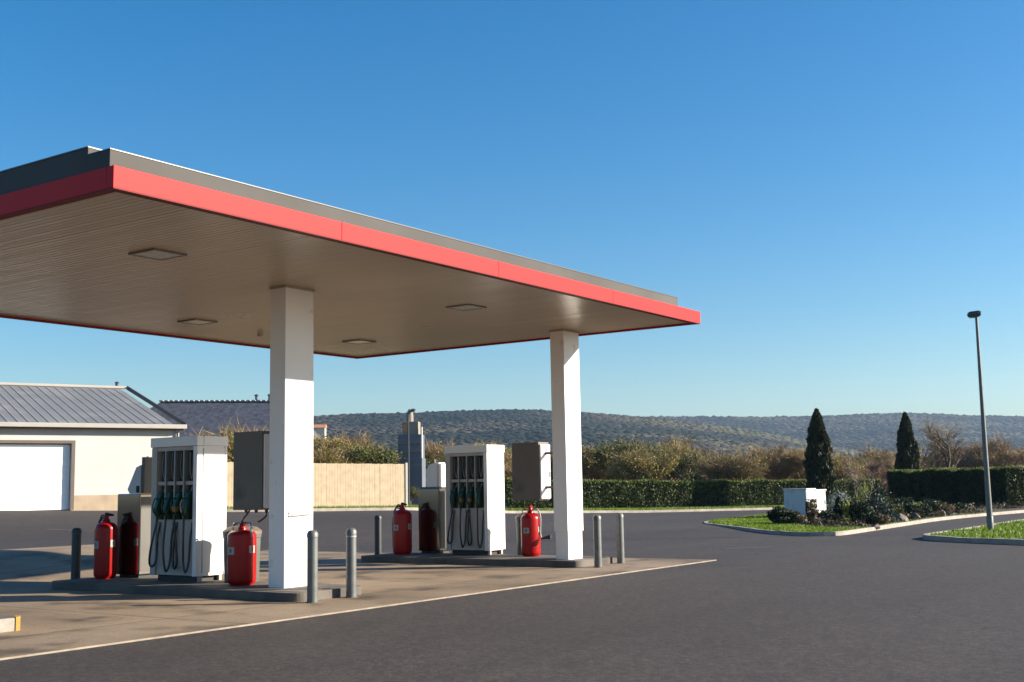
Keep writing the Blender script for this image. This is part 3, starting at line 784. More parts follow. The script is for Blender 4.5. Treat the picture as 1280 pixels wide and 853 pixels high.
make_bollard('dark bollard in shade at the far left end of the near island', (13.72, 19.42, .01), True, 1.05, .085)
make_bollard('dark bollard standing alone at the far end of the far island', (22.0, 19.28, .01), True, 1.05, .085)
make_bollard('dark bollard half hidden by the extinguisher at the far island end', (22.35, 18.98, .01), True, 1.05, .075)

# ------------------------------------------------------------------ garage
gx, gy = rf(-15.3, 54)
ang = math.atan2(*(lambda a: (a[1], a[0]))(rf(.832, .555)))     # facade direction, left -> right
gz = 1.05
gar = thing('garage', 'long cream garage with grey ribbed roof and white roller door', 'garage', (gx, gy, gz), ang)
LN, DP, EV, RD = 22., 18.4, 3.62, 6.05
dx0, dx1 = -8.6, -4.55
w = MB()
w.box(-LN, dx0-.2, 0, .3, .0, EV); w.box(dx1, 0, 0, .3, 0, EV); w.box(dx0-.2, dx1, 0, .3, 2.85, EV)
w.box(-LN, -LN+.3, .302, DP, 0, EV); w.box(-.3, 0, .302, DP, 0, EV); w.box(-LN+.302, -.302, DP-.3, DP, 0, EV)
w.extrude([(0,EV+.001),(DP,EV+.001),(DP/2,RD-.12)], 0, -.3, 0)
w.extrude([(0,EV+.001),(DP,EV+.001),(DP/2,RD-.12)], 0, -LN, -LN+.3)
w.build('wall', M['render'], gar)
MB().box(dx1+.02, .012, -.012, -.001, -.3, .62).build('wall_base', M['render_low'], gar)
MB().box(-LN, dx0-.25, -.012, -.001, -.3, .62).build('wall_base', M['render_low'], gar)
dr = MB()
for i in range(9): dr.box(dx0+.02, dx1-.02, .20+(.004 if i % 2 else 0), .26, .02+i*.31, .02+i*.31+.306)
dr.build('roller_door', M['door'], gar, .006)
jm = MB(); jm.box(dx1-.005, dx1+.14, -.02, .02, 0, 2.98); jm.box(dx0-.34, dx0-.2, -.02, .02, 0, 2.98); jm.box(dx0-.2, dx1-.006, -.02, .02, 2.85, 2.98)
jm.build('door_frame', M['jamb'], gar)
# roof: two slopes of ribbed sheet
SL = (RD-EV)/(DP/2)
for sd in (0, 1):
    rb = MB(); sect = []
    xx = -LN-.3
    def yz(t):
        y = -.35+t*(DP/2+.35); y_ = y if sd == 0 else DP-y
        return y_, EV+.05+SL*y
    ya, za = yz(0); yb, zb = yz(1)
    xs = np.arange(-LN-.3, .31, .42)
    for i in range(len(xs)-1):
        prof = [(xs[i],0),(xs[i]+.04,.022),(xs[i]+.09,.022),(xs[i]+.13,0),(xs[i+1],0)]
        for (p0, q0), (p1, q1) in zip(prof[:-1], prof[1:]):
            rb._add([(p0,ya,za+q0),(p1,ya,za+q1),(p1,yb,zb+q1),(p0,yb,zb+q0)], [(0,1,2,3)])
    for (za_, zb_) in ((-.08, -.08),):
        rb._add([(xs[0],ya,za-.1),(xs[-1],ya,za-.1),(xs[-1],yb,zb-.1),(xs[0],yb,zb-.1)], [(0,1,2,3)])
    rb.build('roof', M['roofgrey'], gar)
MB().box(-LN-.3, .3, DP/2-.15, DP/2+.15, RD+.04, RD+.17).build('ridge_capping', M['trim'], gar, .02)
MB().box(-LN-.32, .33, -.48, -.36, EV-.10, EV+.09).build('gutter', M['trim'], gar, .02)
MB().box(-LN-.3, .3, -.355, .0, EV-.16, EV-.11).build('eaves_board', M['jamb'], gar)
vg = MB(); vg._add([(.30,-.4,EV-.02),(.36,-.4,EV-.02),(.36,DP/2,RD+.0),(.30,DP/2,RD+.0),(.30,-.4,EV+.16),(.36,-.4,EV+.16),(.36,DP/2,RD+.2),(.30,DP/2,RD+.2)],
                  [(3,2,1,0),(4,5,6,7),(0,1,5,4),(1,2,6,5),(2,3,7,6),(3,0,4,7)])
vg.build('verge_trim', M['trimdark'], gar)
MB().tube([(.05,-.1,EV-.1),(.05,-.1,.1)], .05).build('downpipe', M['trim'], gar, smooth=True)
MB().lathe([(.08,RD+.1),(.08,RD+.32),(.13,RD+.34),(.04,RD+.40)], (-.2,DP/2), 12).build('roof_vent', M['trimdark'], gar)

# ------------------------------------------------------------------ house with dark hipped roof
hx, hy = at(255, 92)
hz = .8
hs = thing('house', 'house with wide dark tiled hip roof behind the garage and trees', 'house', (hx, hy, hz), YAW-math.pi/2+R(-8))
# local x to the viewer's right, y away
MB().box(-8, 6.4, 0, 8, 0, 5.2).build('wall', M['cream'], hs)
zr = 8.25
r_ = MB()
r_._add([(-8.6,-.6,5.1),(7,-.6,5.1),(7,8.6,5.1),(-8.6,8.6,5.1),(-5.4,4,zr+.1),(4.6,4,zr-.15)], [(0,1,5,4),(1,2,5),(2,3,4,5),(3,0,4),(0,3,2,1)])
rf_o = r_.build('roof', M['tile'], hs)
rl = MB()
for i in range(24):
    xx = -5.4+i*10/23; rl.box(xx-.15, xx+.16, 3.86, 4.14, zr+.12-.25*i/23-.04, zr+.2-.25*i/23)
rl.build('ridge_tiles', M['trim'], rf_o)
for xx in (2.5, 3.6): MB().lathe([(.10,zr-.3),(.10,zr+.35),(.2,zr+.38),(.05,zr+.5)], (xx,4.4), 10).build('chimney_pot', M['trimdark'], rf_o)
for xx in (-5, -1, 3):
    f = MB().box(xx-.6, xx+.6, -.04, .02, 3, 4.4).build('window', M['trim'], hs)
    MB().box(xx-.5, xx+.5, -.06, -.041, 3.1, 4.3).build('pane', M['glass'], f)
# a far house on the hill foot
fx_, fy_ = at(396, 420)
fh = thing('house', 'tiny far house with orange roof on the hillside right of the near column', 'house', (fx_, fy_, zat(396, 541, 420)), YAW)
MB().box(-1.6, 1.6, -3, 2.2, -6, 1.3).build('wall', M['cream'], fh)
MB().extrude([(-2,1.3),(2,1.3),(0,2.5)], 1, -3.3, 2.5).build('roof', M['orange_tile'], fh)

# ------------------------------------------------------------------ timber fence
fa = at(236, 54.0); fb = at(507, 60.0)
fl = math.hypot(fb[0]-fa[0], fb[1]-fa[1])
fn = thing('timber_fence', 'pale vertical board timber fence between the garage and the hedge', 'fence', (fa[0], fa[1], 0), math.atan2(fb[1]-fa[1], fb[0]-fa[0]))
def fpos(t): return fa[0]+(fb[0]-fa[0])*t/fl, fa[1]+(fb[1]-fa[1])*t/fl
bd = MB(); t = 0.; rows = []
while t < fl-.1:
    z0 = T(*fpos(t))+.08; hgt = 2.13+random.uniform(-.012, .012); dy = random.uniform(-.006, .006)
    bd.box(t, t+.136, -.011+dy, .011+dy, z0, z0+hgt); t += .143
bd.build('boards', M['wood'], fn)
rl = MB()
for i in range(int(fl/2)+1):
    tt = min(i*2., fl-.06); z0 = T(*fpos(tt)); rl.box(tt-.05, tt+.05, .03, .13, z0-.3, z0+2.12)
rl.build('posts', M['wood'], fn)
z0 = T(*fpos(fl)); MB().box(fl-.02, fl+.10, -.05, .06, z0-.3, z0+2.28).build('end_post', M['trim'], fn)
MB().box(fl*.47, fl*.47+.08, -.03, .03, T(*fpos(fl*.47))+2.2, T(*fpos(fl*.47))+2.33).build('post_cap', M['trim'], fn)

# ------------------------------------------------------------------ tower behind the fence and pole beside it
tx, ty = at(515, 84)
q_ = rf(.997, -.07)
tw = thing('stepped_tower', 'blue grey stepped tower rising behind the end of the timber fence', 'tower', (tx, ty, 0), math.atan2(q_[1], q_[0]))
def ptw(x0, x1, y0, y1, z0, z1, nm, m, bev=.02): return MB().box(x0, x1, y0, y1, z0, z1).build(nm, m, tw, bev)
zz = lambda y: zat(515, y, 84)
ptw(-.95, .86, -.9, .85, -.5, zz(574), 'base_block', M['towerA'])
ptw(-.84, .80, -.8, .75, zz(574), zz(545), 'middle_block', M['towerA'])
ptw(-.56, .56, -.55, .5, zz(545), zz(529), 'upper_block', M['towerB'])
MB().box(.801, .85, -.78, -.5, zz(574)+.01, zz(536)).build('sunlight_strip', M['towerC'], tw)  # pale strip added as the sunlit edge, sunlight put into its colour
MB().lathe([(.26,zz(529)),(.25,zz(520)),(.17,zz(515.5)),(.04,zz(512.5))], (-.12,0), 12).build('pinnacle', M['towerB'], tw)
MB().box(-.50, -.24, -.57, -.551, zz(541), zz(532)).build('louvre', M['orange_tile'], tw)
for yy in (556, 566, 583): MB().box(-.86, .82, -.93, -.901 if yy > 574 else -.801, zz(yy), zz(yy)+.05).build('string_course', M['towerB'], tw)
px, py = at(511, 64)
pl = thing('lamp_post', 'thin grey lamp post standing against the stepped tower', 'lamp post', (px, py, T(px, py)), 0)
MB().tube([(0,0,-.2),(0,0,zat(513,519,64)-T(px,py))], .055, .035).build('pole', M['galv_dark'], pl, smooth=True)
zl = zat(513,519,64)-T(px,py)
MB().tube(smooth_path([(0,0,zl-.05),(.04,-.06,zl+.1),(.14,-.2,zl+.2),(.2,-.3,zl+.16)], 10), .06, .11).build('lamp_head', M['galv'], pl, smooth=True)

# ------------------------------------------------------------------ street lamp at the right
lp = thing('street_lamp', 'tall slim steel street lamp with flat head on the roadside lawn', 'street lamp', (38.85, 9.10, .10), 0)
HL = 6.70
MB().tube([(0,0,-.1),(0,0,HL*.5),(0,0,HL)], .092, .042, 14).build('pole', M['galv'], lp, smooth=True)
MB().lathe([(.102,0),(.102,.4),(.093,.42)], seg=14).build('base_sleeve', M['galv'], lp, smooth=True)
hd = MB().extrude([(-.02,HL-.02),(.02,HL-.06),(.30,HL-.07),(.36,HL),(.33,HL+.10),(.05,HL+.13),(-.02,HL+.1)], 1, -.13, .13)
lh = hd.build('lamp_head', M['galv_dark'], lp, .03, True)
lh.rotation_euler = (0,0,R(118)); lh.location = (.1*math.cos(R(-62)), .1*math.sin(R(-62)), 0)
MB().box(.08, .30, -.09, .09, HL-.085, HL-.07).build('lens', M['lens'], lh)

# ------------------------------------------------------------------ utility cabinets on the garden island
def make_util(label, loc, rz, w, d, h):
    p = thing('utility_cabinet', label, 'cabinet', loc, rz, 'roadside utility cabinets')
    MB().box(-.02, w+.02, -.02, d+.02, -.1, .08).build('base', M['kerb'], p)
    MB().box(0, w, 0, d, .08, h-.06).build('housing', M['util'], p, .01)
    MB().box(-.04, w+.04, -.04, d+.04, h-.058, h).build('lid', M['util'], p, .015)
    MB().box(.06, w-.06, -.018, -.001, .16, h-.14).build('door', M['util'], p, .006)
    MB().box(w-.16, w-.12, -.04, -.018, h*.45, h*.6).build('handle', M['galv_dark'], p)
    MB().box(-.016, -.001, .05, d-.05, .14, h-.12).build('side_panel', M['util'], p, .005)
    return p
cu_, cv_ = at(1007, 53)
make_util('larger white utility cabinet with a blue shaded side behind the shrubs', (cu_, cv_, .1), R(-8), .80, 1.12, 1.30)
cu2, cv2 = at(1018.5, 54.1)
make_util('narrower white utility cabinet standing right of the larger one', (cu2, cv2, .1), R(-8), .95, .9, 1.24)

# ------------------------------------------------------------------ hedges
def hedge(name, label, A, B, thick, ztop, ml, mt, n, size, zbase_off=.12, droop=.06, toppatch=True):
    """A->B ground points along the viewer side; thickness away to the left of A->B direction"""
    A = Vector(A); B = Vector(B); ln = (B-A).length
    o = thing(name, label, 'hedge', (A.x, A.y, 0), math.atan2((B-A).y, (B-A).x))
    d = (B-A)/ln
    def gz_(t): return T(A.x+d.x*t, A.y+d.y*t)
    g0, g1 = gz_(0), gz_(ln)
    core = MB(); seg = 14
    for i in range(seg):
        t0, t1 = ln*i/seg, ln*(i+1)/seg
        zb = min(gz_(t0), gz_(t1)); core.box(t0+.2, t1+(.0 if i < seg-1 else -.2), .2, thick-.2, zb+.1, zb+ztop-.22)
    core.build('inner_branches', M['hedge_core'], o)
    # surface samples
    a_front = ln*ztop; a_top = ln*thick; a_end = thick*ztop; tot = 1.5*a_front+a_top*1.3+2*a_end
    def sample(k, kind):
        t = rng.random(k); s = rng.random(k)
        if kind == 'front': P = np.stack([t*ln, -np.abs(rng.normal(0,.05,k))*0+.06+rng.exponential(.07,k), .06+s*(ztop-.06)], -1); Nn = np.tile([0,-1,.3],(k,1))
        elif kind == 'back': P = np.stack([t*ln, thick-.06-rng.exponential(.07,k), .06+s*(ztop-.06)], -1); Nn = np.tile([0,1,.3],(k,1))
        elif kind == 'top': P = np.stack([t*ln, s*thick, ztop-rng.exponential(.07,k)], -1); Nn = np.tile([0,0,1.],(k,1))
        elif kind == 'e0': P = np.stack([.05+rng.exponential(.07,k), t*thick, .06+s*(ztop-.06)], -1); Nn = np.tile([-1,0,.3],(k,1))
        else: P = np.stack([ln-.05-rng.exponential(.07,k), t*thick, .06+s*(ztop-.06)], -1); Nn = np.tile([1,0,.3],(k,1))
        # gentle unevenness of the clipped surface
        bmp = .05*np.sin(P[:,0]*2.1)+.04*np.sin(P[:,0]*5.3+1)+.04*np.sin(P[:,2]*4+P[:,0]*1.3)
        P = P+Nn*bmp[:,None]*.8
        P[:,2] += np.interp(P[:,0], [0,ln*.25,ln*.5,ln*.75,ln], [gz_(0),gz_(ln*.25),gz_(ln*.5),gz_(ln*.75),gz_(ln)])
        return P, Nn
    Ps = []; Ns = []
    for kd, ar in (('front',a_front),('back',a_front*.35),('top',a_top*.9),('e0',a_end),('e1',a_end*1.3)):
        P, Nn = sample(int(n*ar/tot), kd); Ps.append(P); Ns.append(Nn)
    V, F = leaves(np.concatenate(Ps), size, .55, np.concatenate(Ns)*.7)
    np_mesh('foliage', V, F, ml, o)
    P, Nn = sample(int(n*.18), 'top'); P[:,2] += .03+rng.random(len(P))*.10
    V, F = leaves(P, size*1.15, .4, Nn*1.6); np_mesh('new_growth', V, F, mt, o)
    st = MB()
    for i in range(min(60, int(ln/.55))):
        t = (i+.5)*ln/min(60, int(ln/.55)); zb = gz_(t); yy = thick*.35+random.uniform(-.2,.2)
        st.tube([(t,yy,zb-.1),(t+random.uniform(-.1,.1),yy,zb+ztop*.7)], .03, .015, 5)
    st.build('stems', M['bark'], o)
    return o
hedge('long_hedge', 'long clipped green hedge behind the road, running from the pumps to the cypress', at(545, 69), at(1103, 87), 1.3, 1.70, M['hedge'], M['hedge_top'], 60000, .15)
hedge('tall_hedge', 'tall dark clipped hedge block behind the garden bed at the right', at(1109, 75), at(1258, 66.5), 1.9, 2.2, M['hedge_dark'], M['hedge_top'], 36000, .13)

# ------------------------------------------------------------------ trees
def branch_tree(seed, height, spread, levels=4, trunk_r=.09, lean=.1, first=.22, nb=(3,5), droop=0.):
    rg = random.Random(seed); mb = MB(); tips = []
    def grow(p, d, ln, r0, lv):
        n = 3; pts = [p]; q = p; dd = d.copy()
        for k in range(n):
            dd = (dd+Vector((rg.uniform(-1,1),rg.uniform(-1,1),rg.uniform(-.5,.9)))*.16).normalized(); q = q+dd*ln/n; pts.append(q)
        mb.tube(pts, r0, r0*.55, 5 if lv < 2 else 3)
        if lv >= levels: tips.extend([(pts[-2],dd),(pts[-1],dd)]); return
        for b_ in range(rg.randint(*nb)):
            t = rg.uniform(.35, 1.); i = min(n-1, int(t*n)); bp = pts[i]+(pts[i+1]-pts[i])*(t*n-i)
            a = rg.uniform(0, 2*math.pi); side = Vector((math.cos(a),math.sin(a),rg.uniform(.0,.6)-droop))
            nd = (dd*.75+side*spread).normalized(); grow(bp, nd, ln*rg.uniform(.55,.8), r0*.55, lv+1)
    grow(Vector((0,0,-.1)), Vector((rg.uniform(-lean,lean),rg.uniform(-lean,lean),1)).normalized(), height*first*2, trunk_r, 0)
    mb.v = [tuple(v) for v in mb.v]
    zmax = max(v[2] for v in mb.v); k = height/zmax
    mb.v = [(v[0]*k,v[1]*k,v[2]*k) for v in mb.v]
    return mb, [(p*k, d) for p, d in tips]

def twigs(tips, n, ln, wd, g):
    P = np.array([tuple(t[0]) for t in tips]); Dd = np.array([tuple(t[1]) for t in tips])
    i = g.integers(0, len(P), n)
    c = P[i]+g.normal(0,.18,(n,3)); a = unit(Dd[i]+g.normal(0,.55,(n,3)))
    b = unit(np.cross(a, g.normal(size=(n,3)))); s = ln*(.5+g.random((n,1)))
    V = np.stack([c-b*wd, c+b*wd, c+a*s], 1).reshape(-1,3)
    return V, np.arange(3*n).reshape(n,3)

# conical cypresses
def cypress(label, x, depth, ytop, wpx, seed):
    u, v = at(x, depth); z0 = T(u, v); h = zat(x, ytop, depth)-z0; r_ = wpx/FPX*depth/2
    o = thing('cypress_tree', label, 'tree', (u, v, z0), 0, 'conical cypress trees')
    g_ = np.random.default_rng(seed)
    n = 16000
    z = g_.random(n)**1.15; rad = r_*np.interp(z, [0,.04,.15,.35,.6,.8,.93,1], [.62,.80,.95,.97,.82,.55,.27,.04])
    a = g_.uniform(0, 2*math.pi, n)
    lump = 1+.13*np.sin(a*3+z*17+seed)+.10*np.sin(a*7-z*31)+.06*np.sin(a*13+z*60)
    rr = rad*lump*(1-g_.exponential(.10, n)).clip(.3, 1.1)
    P = np.stack([rr*np.cos(a), rr*np.sin(a), .35+z*(h-.35)], -1)
    Dd = np.stack([np.cos(a)*.5, np.sin(a)*.5, np.full(n,1.3)], -1)
    V, F = leaves(P, .26, .33, Dd, .45, g=g_); np_mesh('crown', V, F, M['cypress'], o)
    MB().lathe([(r_*.35,.5),(r_*.62,h*.3),(r_*.45,h*.6),(.04,h*.92)], seg=12).build('inner_branches', M['hedge_core'], o)
    MB().tube([(0,0,-.2),(0,0,.9)], .13, .10).build('trunk', M['bark'], o, smooth=True)
    return o
cypress('dark cone shaped cypress behind the white utility cabinets', 1025, 79, 514, 32, 1)
cypress('dark cone shaped cypress rising behind the tall dark hedge', 1136, 90, 518, 27, 2)

# bare spreading tree behind the tall hedge
def bare_tree(label, x, depth, ytop, spread, seed, leafm, n, levels=4, tr=.13, name='bare_tree', bark='bark', nb=(3,4), first=.22, ln=.5, wd=.014):
    u, v = at(x, depth); z0 = T(u, v); h = zat(x, ytop, depth)-z0
    o = thing(name, label, 'tree', (u, v, z0), random.uniform(0, 6))
    mb, tips = branch_tree(seed, h, spread, levels, tr, nb=nb, first=first); mb.build('trunk', M[bark], o, smooth=True)
    V, F = twigs(tips, n, ln, wd, np.random.default_rng(seed)); np_mesh('crown', V, F, M[leafm], o)
    return o
bare_tree('wide bare tree with fine brown branches behind the tall hedge', 1190, 101, 527, .95, 21, 'brown', 2600, 4, .17, nb=(4,5), first=.17, wd=.011)
bare_tree('smaller dark bare tree behind the right end of the tall hedge', 1252, 104, 548, .9, 8, 'brown', 4200, 4, .14, nb=(4,5), first=.17, wd=.016)
bare_tree('young tree with pale trunk and pink buds right of the first cypress', 1066, 58, 566, .6, 5, 'rust', 420, 3, .05, 'young_tree', 'pale_bark', nb=(2,3), first=.3, ln=.2, wd=.012)
bare_tree('slender young tree with a pale thin trunk left of the tall hedge', 1087, 60, 578, .5, 9, 'brown', 260, 3, .03, 'young_tree', 'pale_bark', nb=(2,3), first=.3, ln=.2, wd=.010)

# background trees: seven kinds, copied
def bg_proto(kind, seed):
    leafm, n, sp, tw_, lf = kind
    g_ = np.random.default_rng(seed)
    o = thing('tree', 'x', 'tree')
    mb, tips = branch_tree(seed, 5.0, sp, 3, .11, nb=(4,5), first=.15); mb.build('trunk', M['twig_bark'], o, smooth=True)
    V, F = twigs(tips, tw_, .75, .022, g_)
    if lf:
        P = np.array([tuple(t[0]) for t in tips]); i = g_.integers(0, len(P), lf)
        V2, F2 = leaves(P[i]+g_.normal(0,.30,(lf,3)), .20, .6, g=g_)
        F = np.concatenate([np.concatenate([F, F[:,2:3]], 1)*0+np.stack([F[:,0],F[:,1],F[:,2],F[:,2]],1)]) if False else F
        np_mesh('crown', V2, F2, M[leafm], o); np_mesh('twigs', V, F, M['brown' if leafm != 'rust' else 'rust'], o)
    else:
        np_mesh('crown', V, F, M[leafm], o)
    return o
KINDS = {'olive': ('olive',0,.9,1500,2600), 'brown': ('brown',0,.9,5200,0), 'rust': ('rust',0,.85,5200,0), 'green': ('greenish',0,.9,600,3200), 'yellow': ('olive',0,.8,2600,1000)}
protos = {}
sd = 40
for k_, v_ in KINDS.items():
    protos[k_] = [bg_proto(v_, sd), bg_proto(v_, sd+1)]; sd += 7
used = set()
ADJ = {'olive': 'olive green bushy tree', 'brown': 'bare brown twiggy tree', 'rust': 'bare reddish brown tree', 'green': 'dark green leafy tree', 'yellow': 'sparse yellow green tree'}
def put_tree(kind, which, x, depth, ytop, zone, widen=1.):
    src = protos[kind][which]
    o = src if (kind, which) not in used else copy_tree(src)
    used.add((kind, which))
    u, v = at(x, depth); z0 = T(u, v)-.1
    s_ = (zat(x, ytop, depth)-z0)/5.0
    o.location = (u, v, z0); o.rotation_euler = (0,0,random.uniform(0,6.28)); o.scale = (s_*widen, s_*widen, s_)
    o['label'] = ADJ[kind]+' '+zone; o['group'] = ADJ[kind]+'s '+zone
zone1, zone2, zone3 = 'beyond the timber fence', 'in the tree belt behind the long hedge', 'behind the tall dark hedge'
for (x, d, y, k_) in [(262,72,541,'brown'),(285,70,536,'olive'),(300,76,533,'brown'),(322,72,538,'olive'),(345,78,540,'brown'),(395,84,546,'olive'),(414,80,549,'olive'),
                      (436,92,543,'brown'),(452,82,556,'green'),(472,90,553,'olive'),(486,104,556,'yellow'),(545,100,552,'brown'),(556,92,566,'green'),(536,76,600,'olive'),(514,74,604,'green')]:
    put_tree(k_, random.randint(0,1), x, d, y+7, zone1, 1.2)
for i in range(44):
    x = 560+i*12.4+random.uniform(-5,5); 
    d = random.uniform(100, 150)
    base = np.interp(x, [560,640,700,760,820,900,980,1100], [556,560,566,556,552,566,562,566])
    k_ = random.choice(['olive','yellow','yellow','olive','brown','green'] if x < 880 else ['brown','rust','olive','yellow','rust','yellow'])
    put_tree(k_, random.randint(0,1), x, d, base+random.uniform(0,18), zone2, 1.15)
for i in range(13):
    x = 1105+i*17+random.uniform(-5,5); put_tree(random.choice(['brown','rust','rust','yellow']), random.randint(0,1), x, random.uniform(115,150), 565+random.uniform(-4,14), zone3, 1.2)

for k_, v_ in protos.items():
    for i, o in enumerate(v_):
        if (k_, i) not in used:
            for ch in list(o.children): bpy.data.objects.remove(ch)
            bpy.data.objects.remove(o)
# scrub wood that fills the valley behind: one mass
def scrub(n):
    g_ = np.random.default_rng(77)
    xs = g_.uniform(-100, 1420, n); d = 140+g_.random(n)**1.4*330
    f = d; r = (xs-643.3)/FPX*CP*d
    u = f*CY+r*SY; v = f*SY-r*CY
    per = 90
    h = g_.uniform(3.2, 6.5, n)*np.interp(d,[140,450],[.9,1.5]); w = h*g_.uniform(.35,.6,n)
    P = g_.normal(size=(n,per,3)); P = P/np.linalg.norm(P,axis=2,keepdims=True)*g_.random((n,per,1))**.4
    P[:,:,0] *= w[:,None]; P[:,:,1] *= w[:,None]; P[:,:,2] = (P[:,:,2]*.5+.5)*h[:,None]
    P[:,:,0] += u[:,None]; P[:,:,1] += v[:,None]; P[:,:,2] += terrain(u,v)[:,None]
    V, F = leaves(P.reshape(-1,3), .95, .35, np.tile([0,0,.8],(n*per,1)), g=g_)
    return V, F
def scrub_mat():
    m, nt, N, L, P = nodes_of('scrub_foliage')
    tc = N.new('ShaderNodeTexCoord'); n = N.new('ShaderNodeTexNoise'); n.inputs['Scale'].default_value = .05; n.inputs['Detail'].default_value = 5
    L.new(tc.outputs['Object'], n.inputs['Vector'])
    c = ramp(N, L, n.outputs['Fac'], [(.34,(.06,.07,.02)),(.46,(.17,.155,.045)),(.55,(.21,.145,.08)),(.66,(.19,.125,.09))])
    L.new(c, P.inputs['Base Color']); P.inputs['Roughness'].default_value = .8
    return m
V, F = scrub(1500)
tag(np_mesh('scrub_wood', V, F, scrub_mat()), 'brown and olive winter scrub filling the valley below the hills', 'wood', kind='stuff')

# ------------------------------------------------------------------ shrubs and rocks in the bed
def shrub(label, x, depth, wpx, hpx, m, n=900, size=.11, shape='mound', asp=.5, seed=None):
    u, v = at(x, depth); h = hpx/FPX*depth; w_ = wpx/FPX*depth/2
    g_ = np.random.default_rng(seed if seed is not None else int(x*7+wpx))
    o = thing('shrub', label, 'shrub', (u, v, .12), 0, 'shrubs planted on the garden island')
    q = g_.normal(size=(n,3)); q /= np.linalg.norm(q,axis=1,keepdims=True); q *= (g_.random((n,1))**.35)
    lump = 1+.25*np.sin(q[:,0]*5+seed_of(x))*np.cos(q[:,1]*6)
    P = np.stack([q[:,0]*w_*lump, q[:,1]*w_*lump, (q[:,2]*.5+.5)*h*(.8+.2*lump)], -1)
    if shape == 'cone': k = 1-P[:,2:3]/h*.85; P[:,:2] *= k*1.1
    if shape == 'spiky': P[:,:2] *= .6+.5*P[:,2:3]/h
    V, F = leaves(P, size, asp, np.stack([P[:,0]/w_,P[:,1]/w_,np.full(n,.9)],-1), g=g_)
    np_mesh('foliage', V, F, M[m], o)
    st = MB()
    for i in range(5):
        a = i*1.26; st.tube([(0,0,-.08),(w_*.45*math.cos(a),w_*.45*math.sin(a),h*.6)], .018, .008, 5)
    st.build('stems', M['bark'], o)
    return o
def seed_of(x): return (x*13.7) % 6.28
def rock(label, x, depth, wpx, hpx, seed):
    u, v = at(x, depth); w_ = wpx/FPX*depth/2; h = hpx/FPX*depth
    bm = bmesh.new(); bmesh.ops.create_icosphere(bm, subdivisions=3, radius=1)
    g_ = random.Random(seed); ax = [Vector((g_.uniform(-1,1),g_.uniform(-1,1),g_.uniform(-.3,1))).normalized() for _ in range(9)]
    for vt in bm.verts:
        p = vt.co.copy(); m_ = 1.
        for a in ax: 
            dd = p.dot(a)
            if dd > .72: m_ = min(m_, .72/dd)
        p *= m_; vt.co = Vector((p.x*w_*1.15, p.y*w_*.8, p.z*h*.9+h*.25))
    me = bpy.data.meshes.new('rock'); bm.to_mesh(me); bm.free(); me.materials.append(M['rock'])
    o = bpy.data.objects.new('rock', me); COL.objects.link(o); o.location = (u, v, .10); o.rotation_euler = (0,0,g_.uniform(0,6))
    return tag(o, label, 'rock', 'rocks edging the planted bed')
SH = [
 ('low dark shrub at the left front of the garden bed', 972, 45.5, 26, 21, 'sh_dark', 1100, .12, 'mound'),
 ('small olive shrub just right of the leftmost dark shrub', 988, 45.0, 18, 17, 'sh_olive', 700, .12, 'mound'),
 ('brown twiggy shrub in front of the white utility cabinets', 1013, 44.6, 18, 31, 'sh_brown', 600, .12, 'spiky'),
 ('small brown low plant in front of the utility cabinets', 999, 44.2, 16, 12, 'sh_brown', 350, .10, 'mound'),
 ('low dark green shrub below the narrower utility cabinet', 1030, 45.5, 26, 16, 'sh_dark', 800, .11, 'mound'),
 ('small dark conifer cone right of the utility cabinets', 1047, 47.0, 20, 30, 'sh_dark', 1000, .12, 'cone'),
 ('bright yellow green shrub beside the small dark conifer', 1060, 46.5, 18, 26, 'sh_yellow', 450, .13, 'spiky'),
 ('broad dark shrub in the middle of the garden bed', 1074, 44.0, 30, 29, 'sh_dark', 1300, .12, 'mound'),
 ('olive topped shrub behind the broad dark shrub', 1072, 47.5, 24, 30, 'sh_olive', 800, .12, 'mound'),
 ('blue green spreading conifer in the middle of the bed', 1096, 45.5, 34, 34, 'sh_blue', 1300, .11, 'mound'),
 ('dark rounded shrub low at the front of the bed', 1085, 42.5, 26, 16, 'sh_dark', 900, .11, 'mound'),
 ('mid green shrub right of the blue green conifer', 1116, 48.5, 24, 19, 'sh_olive', 800, .12, 'mound'),
 ('dark green shrub between the two large rocks', 1137, 49.0, 22, 19, 'sh_dark', 900, .11, 'mound'),
 ('yellow green shrub in front of the tall dark hedge', 1146, 54.5, 30, 15, 'sh_yellow', 600, .15, 'spiky'),
 ('grey green low shrub at the foot of the tall hedge', 1122, 53.0, 28, 16, 'sh_blue', 700, .12, 'mound'),
 ('round dark shrub right of the large rocks', 1162, 52.5, 22, 17, 'sh_dark', 900, .11, 'mound'),
 ('low brown shrub near the right end of the bed', 1180, 55.0, 22, 13, 'sh_brown', 500, .11, 'mound'),
 ('last low dark shrub along the kerb at the right end', 1196, 57.5, 20, 11, 'sh_dark', 500, .11, 'mound'),
 ('grey shrub with white flowers right of the first cypress', 1048, 60.0, 30, 28, 'sh_grey', 900, .12, 'mound'),
 ('yellow leaved bush behind the young tree', 1079, 62.0, 18, 34, 'sh_yellow', 350, .16, 'spiky'),
 ('dark green bush left of the tall hedge', 1096, 62.5, 34, 32, 'sh_dark', 1200, .14, 'mound'),
 ('olive bush touching the left end of the tall hedge', 1108, 58.0, 16, 20, 'sh_olive', 500, .13, 'mound'),
]
for s_ in SH: shrub(*s_)
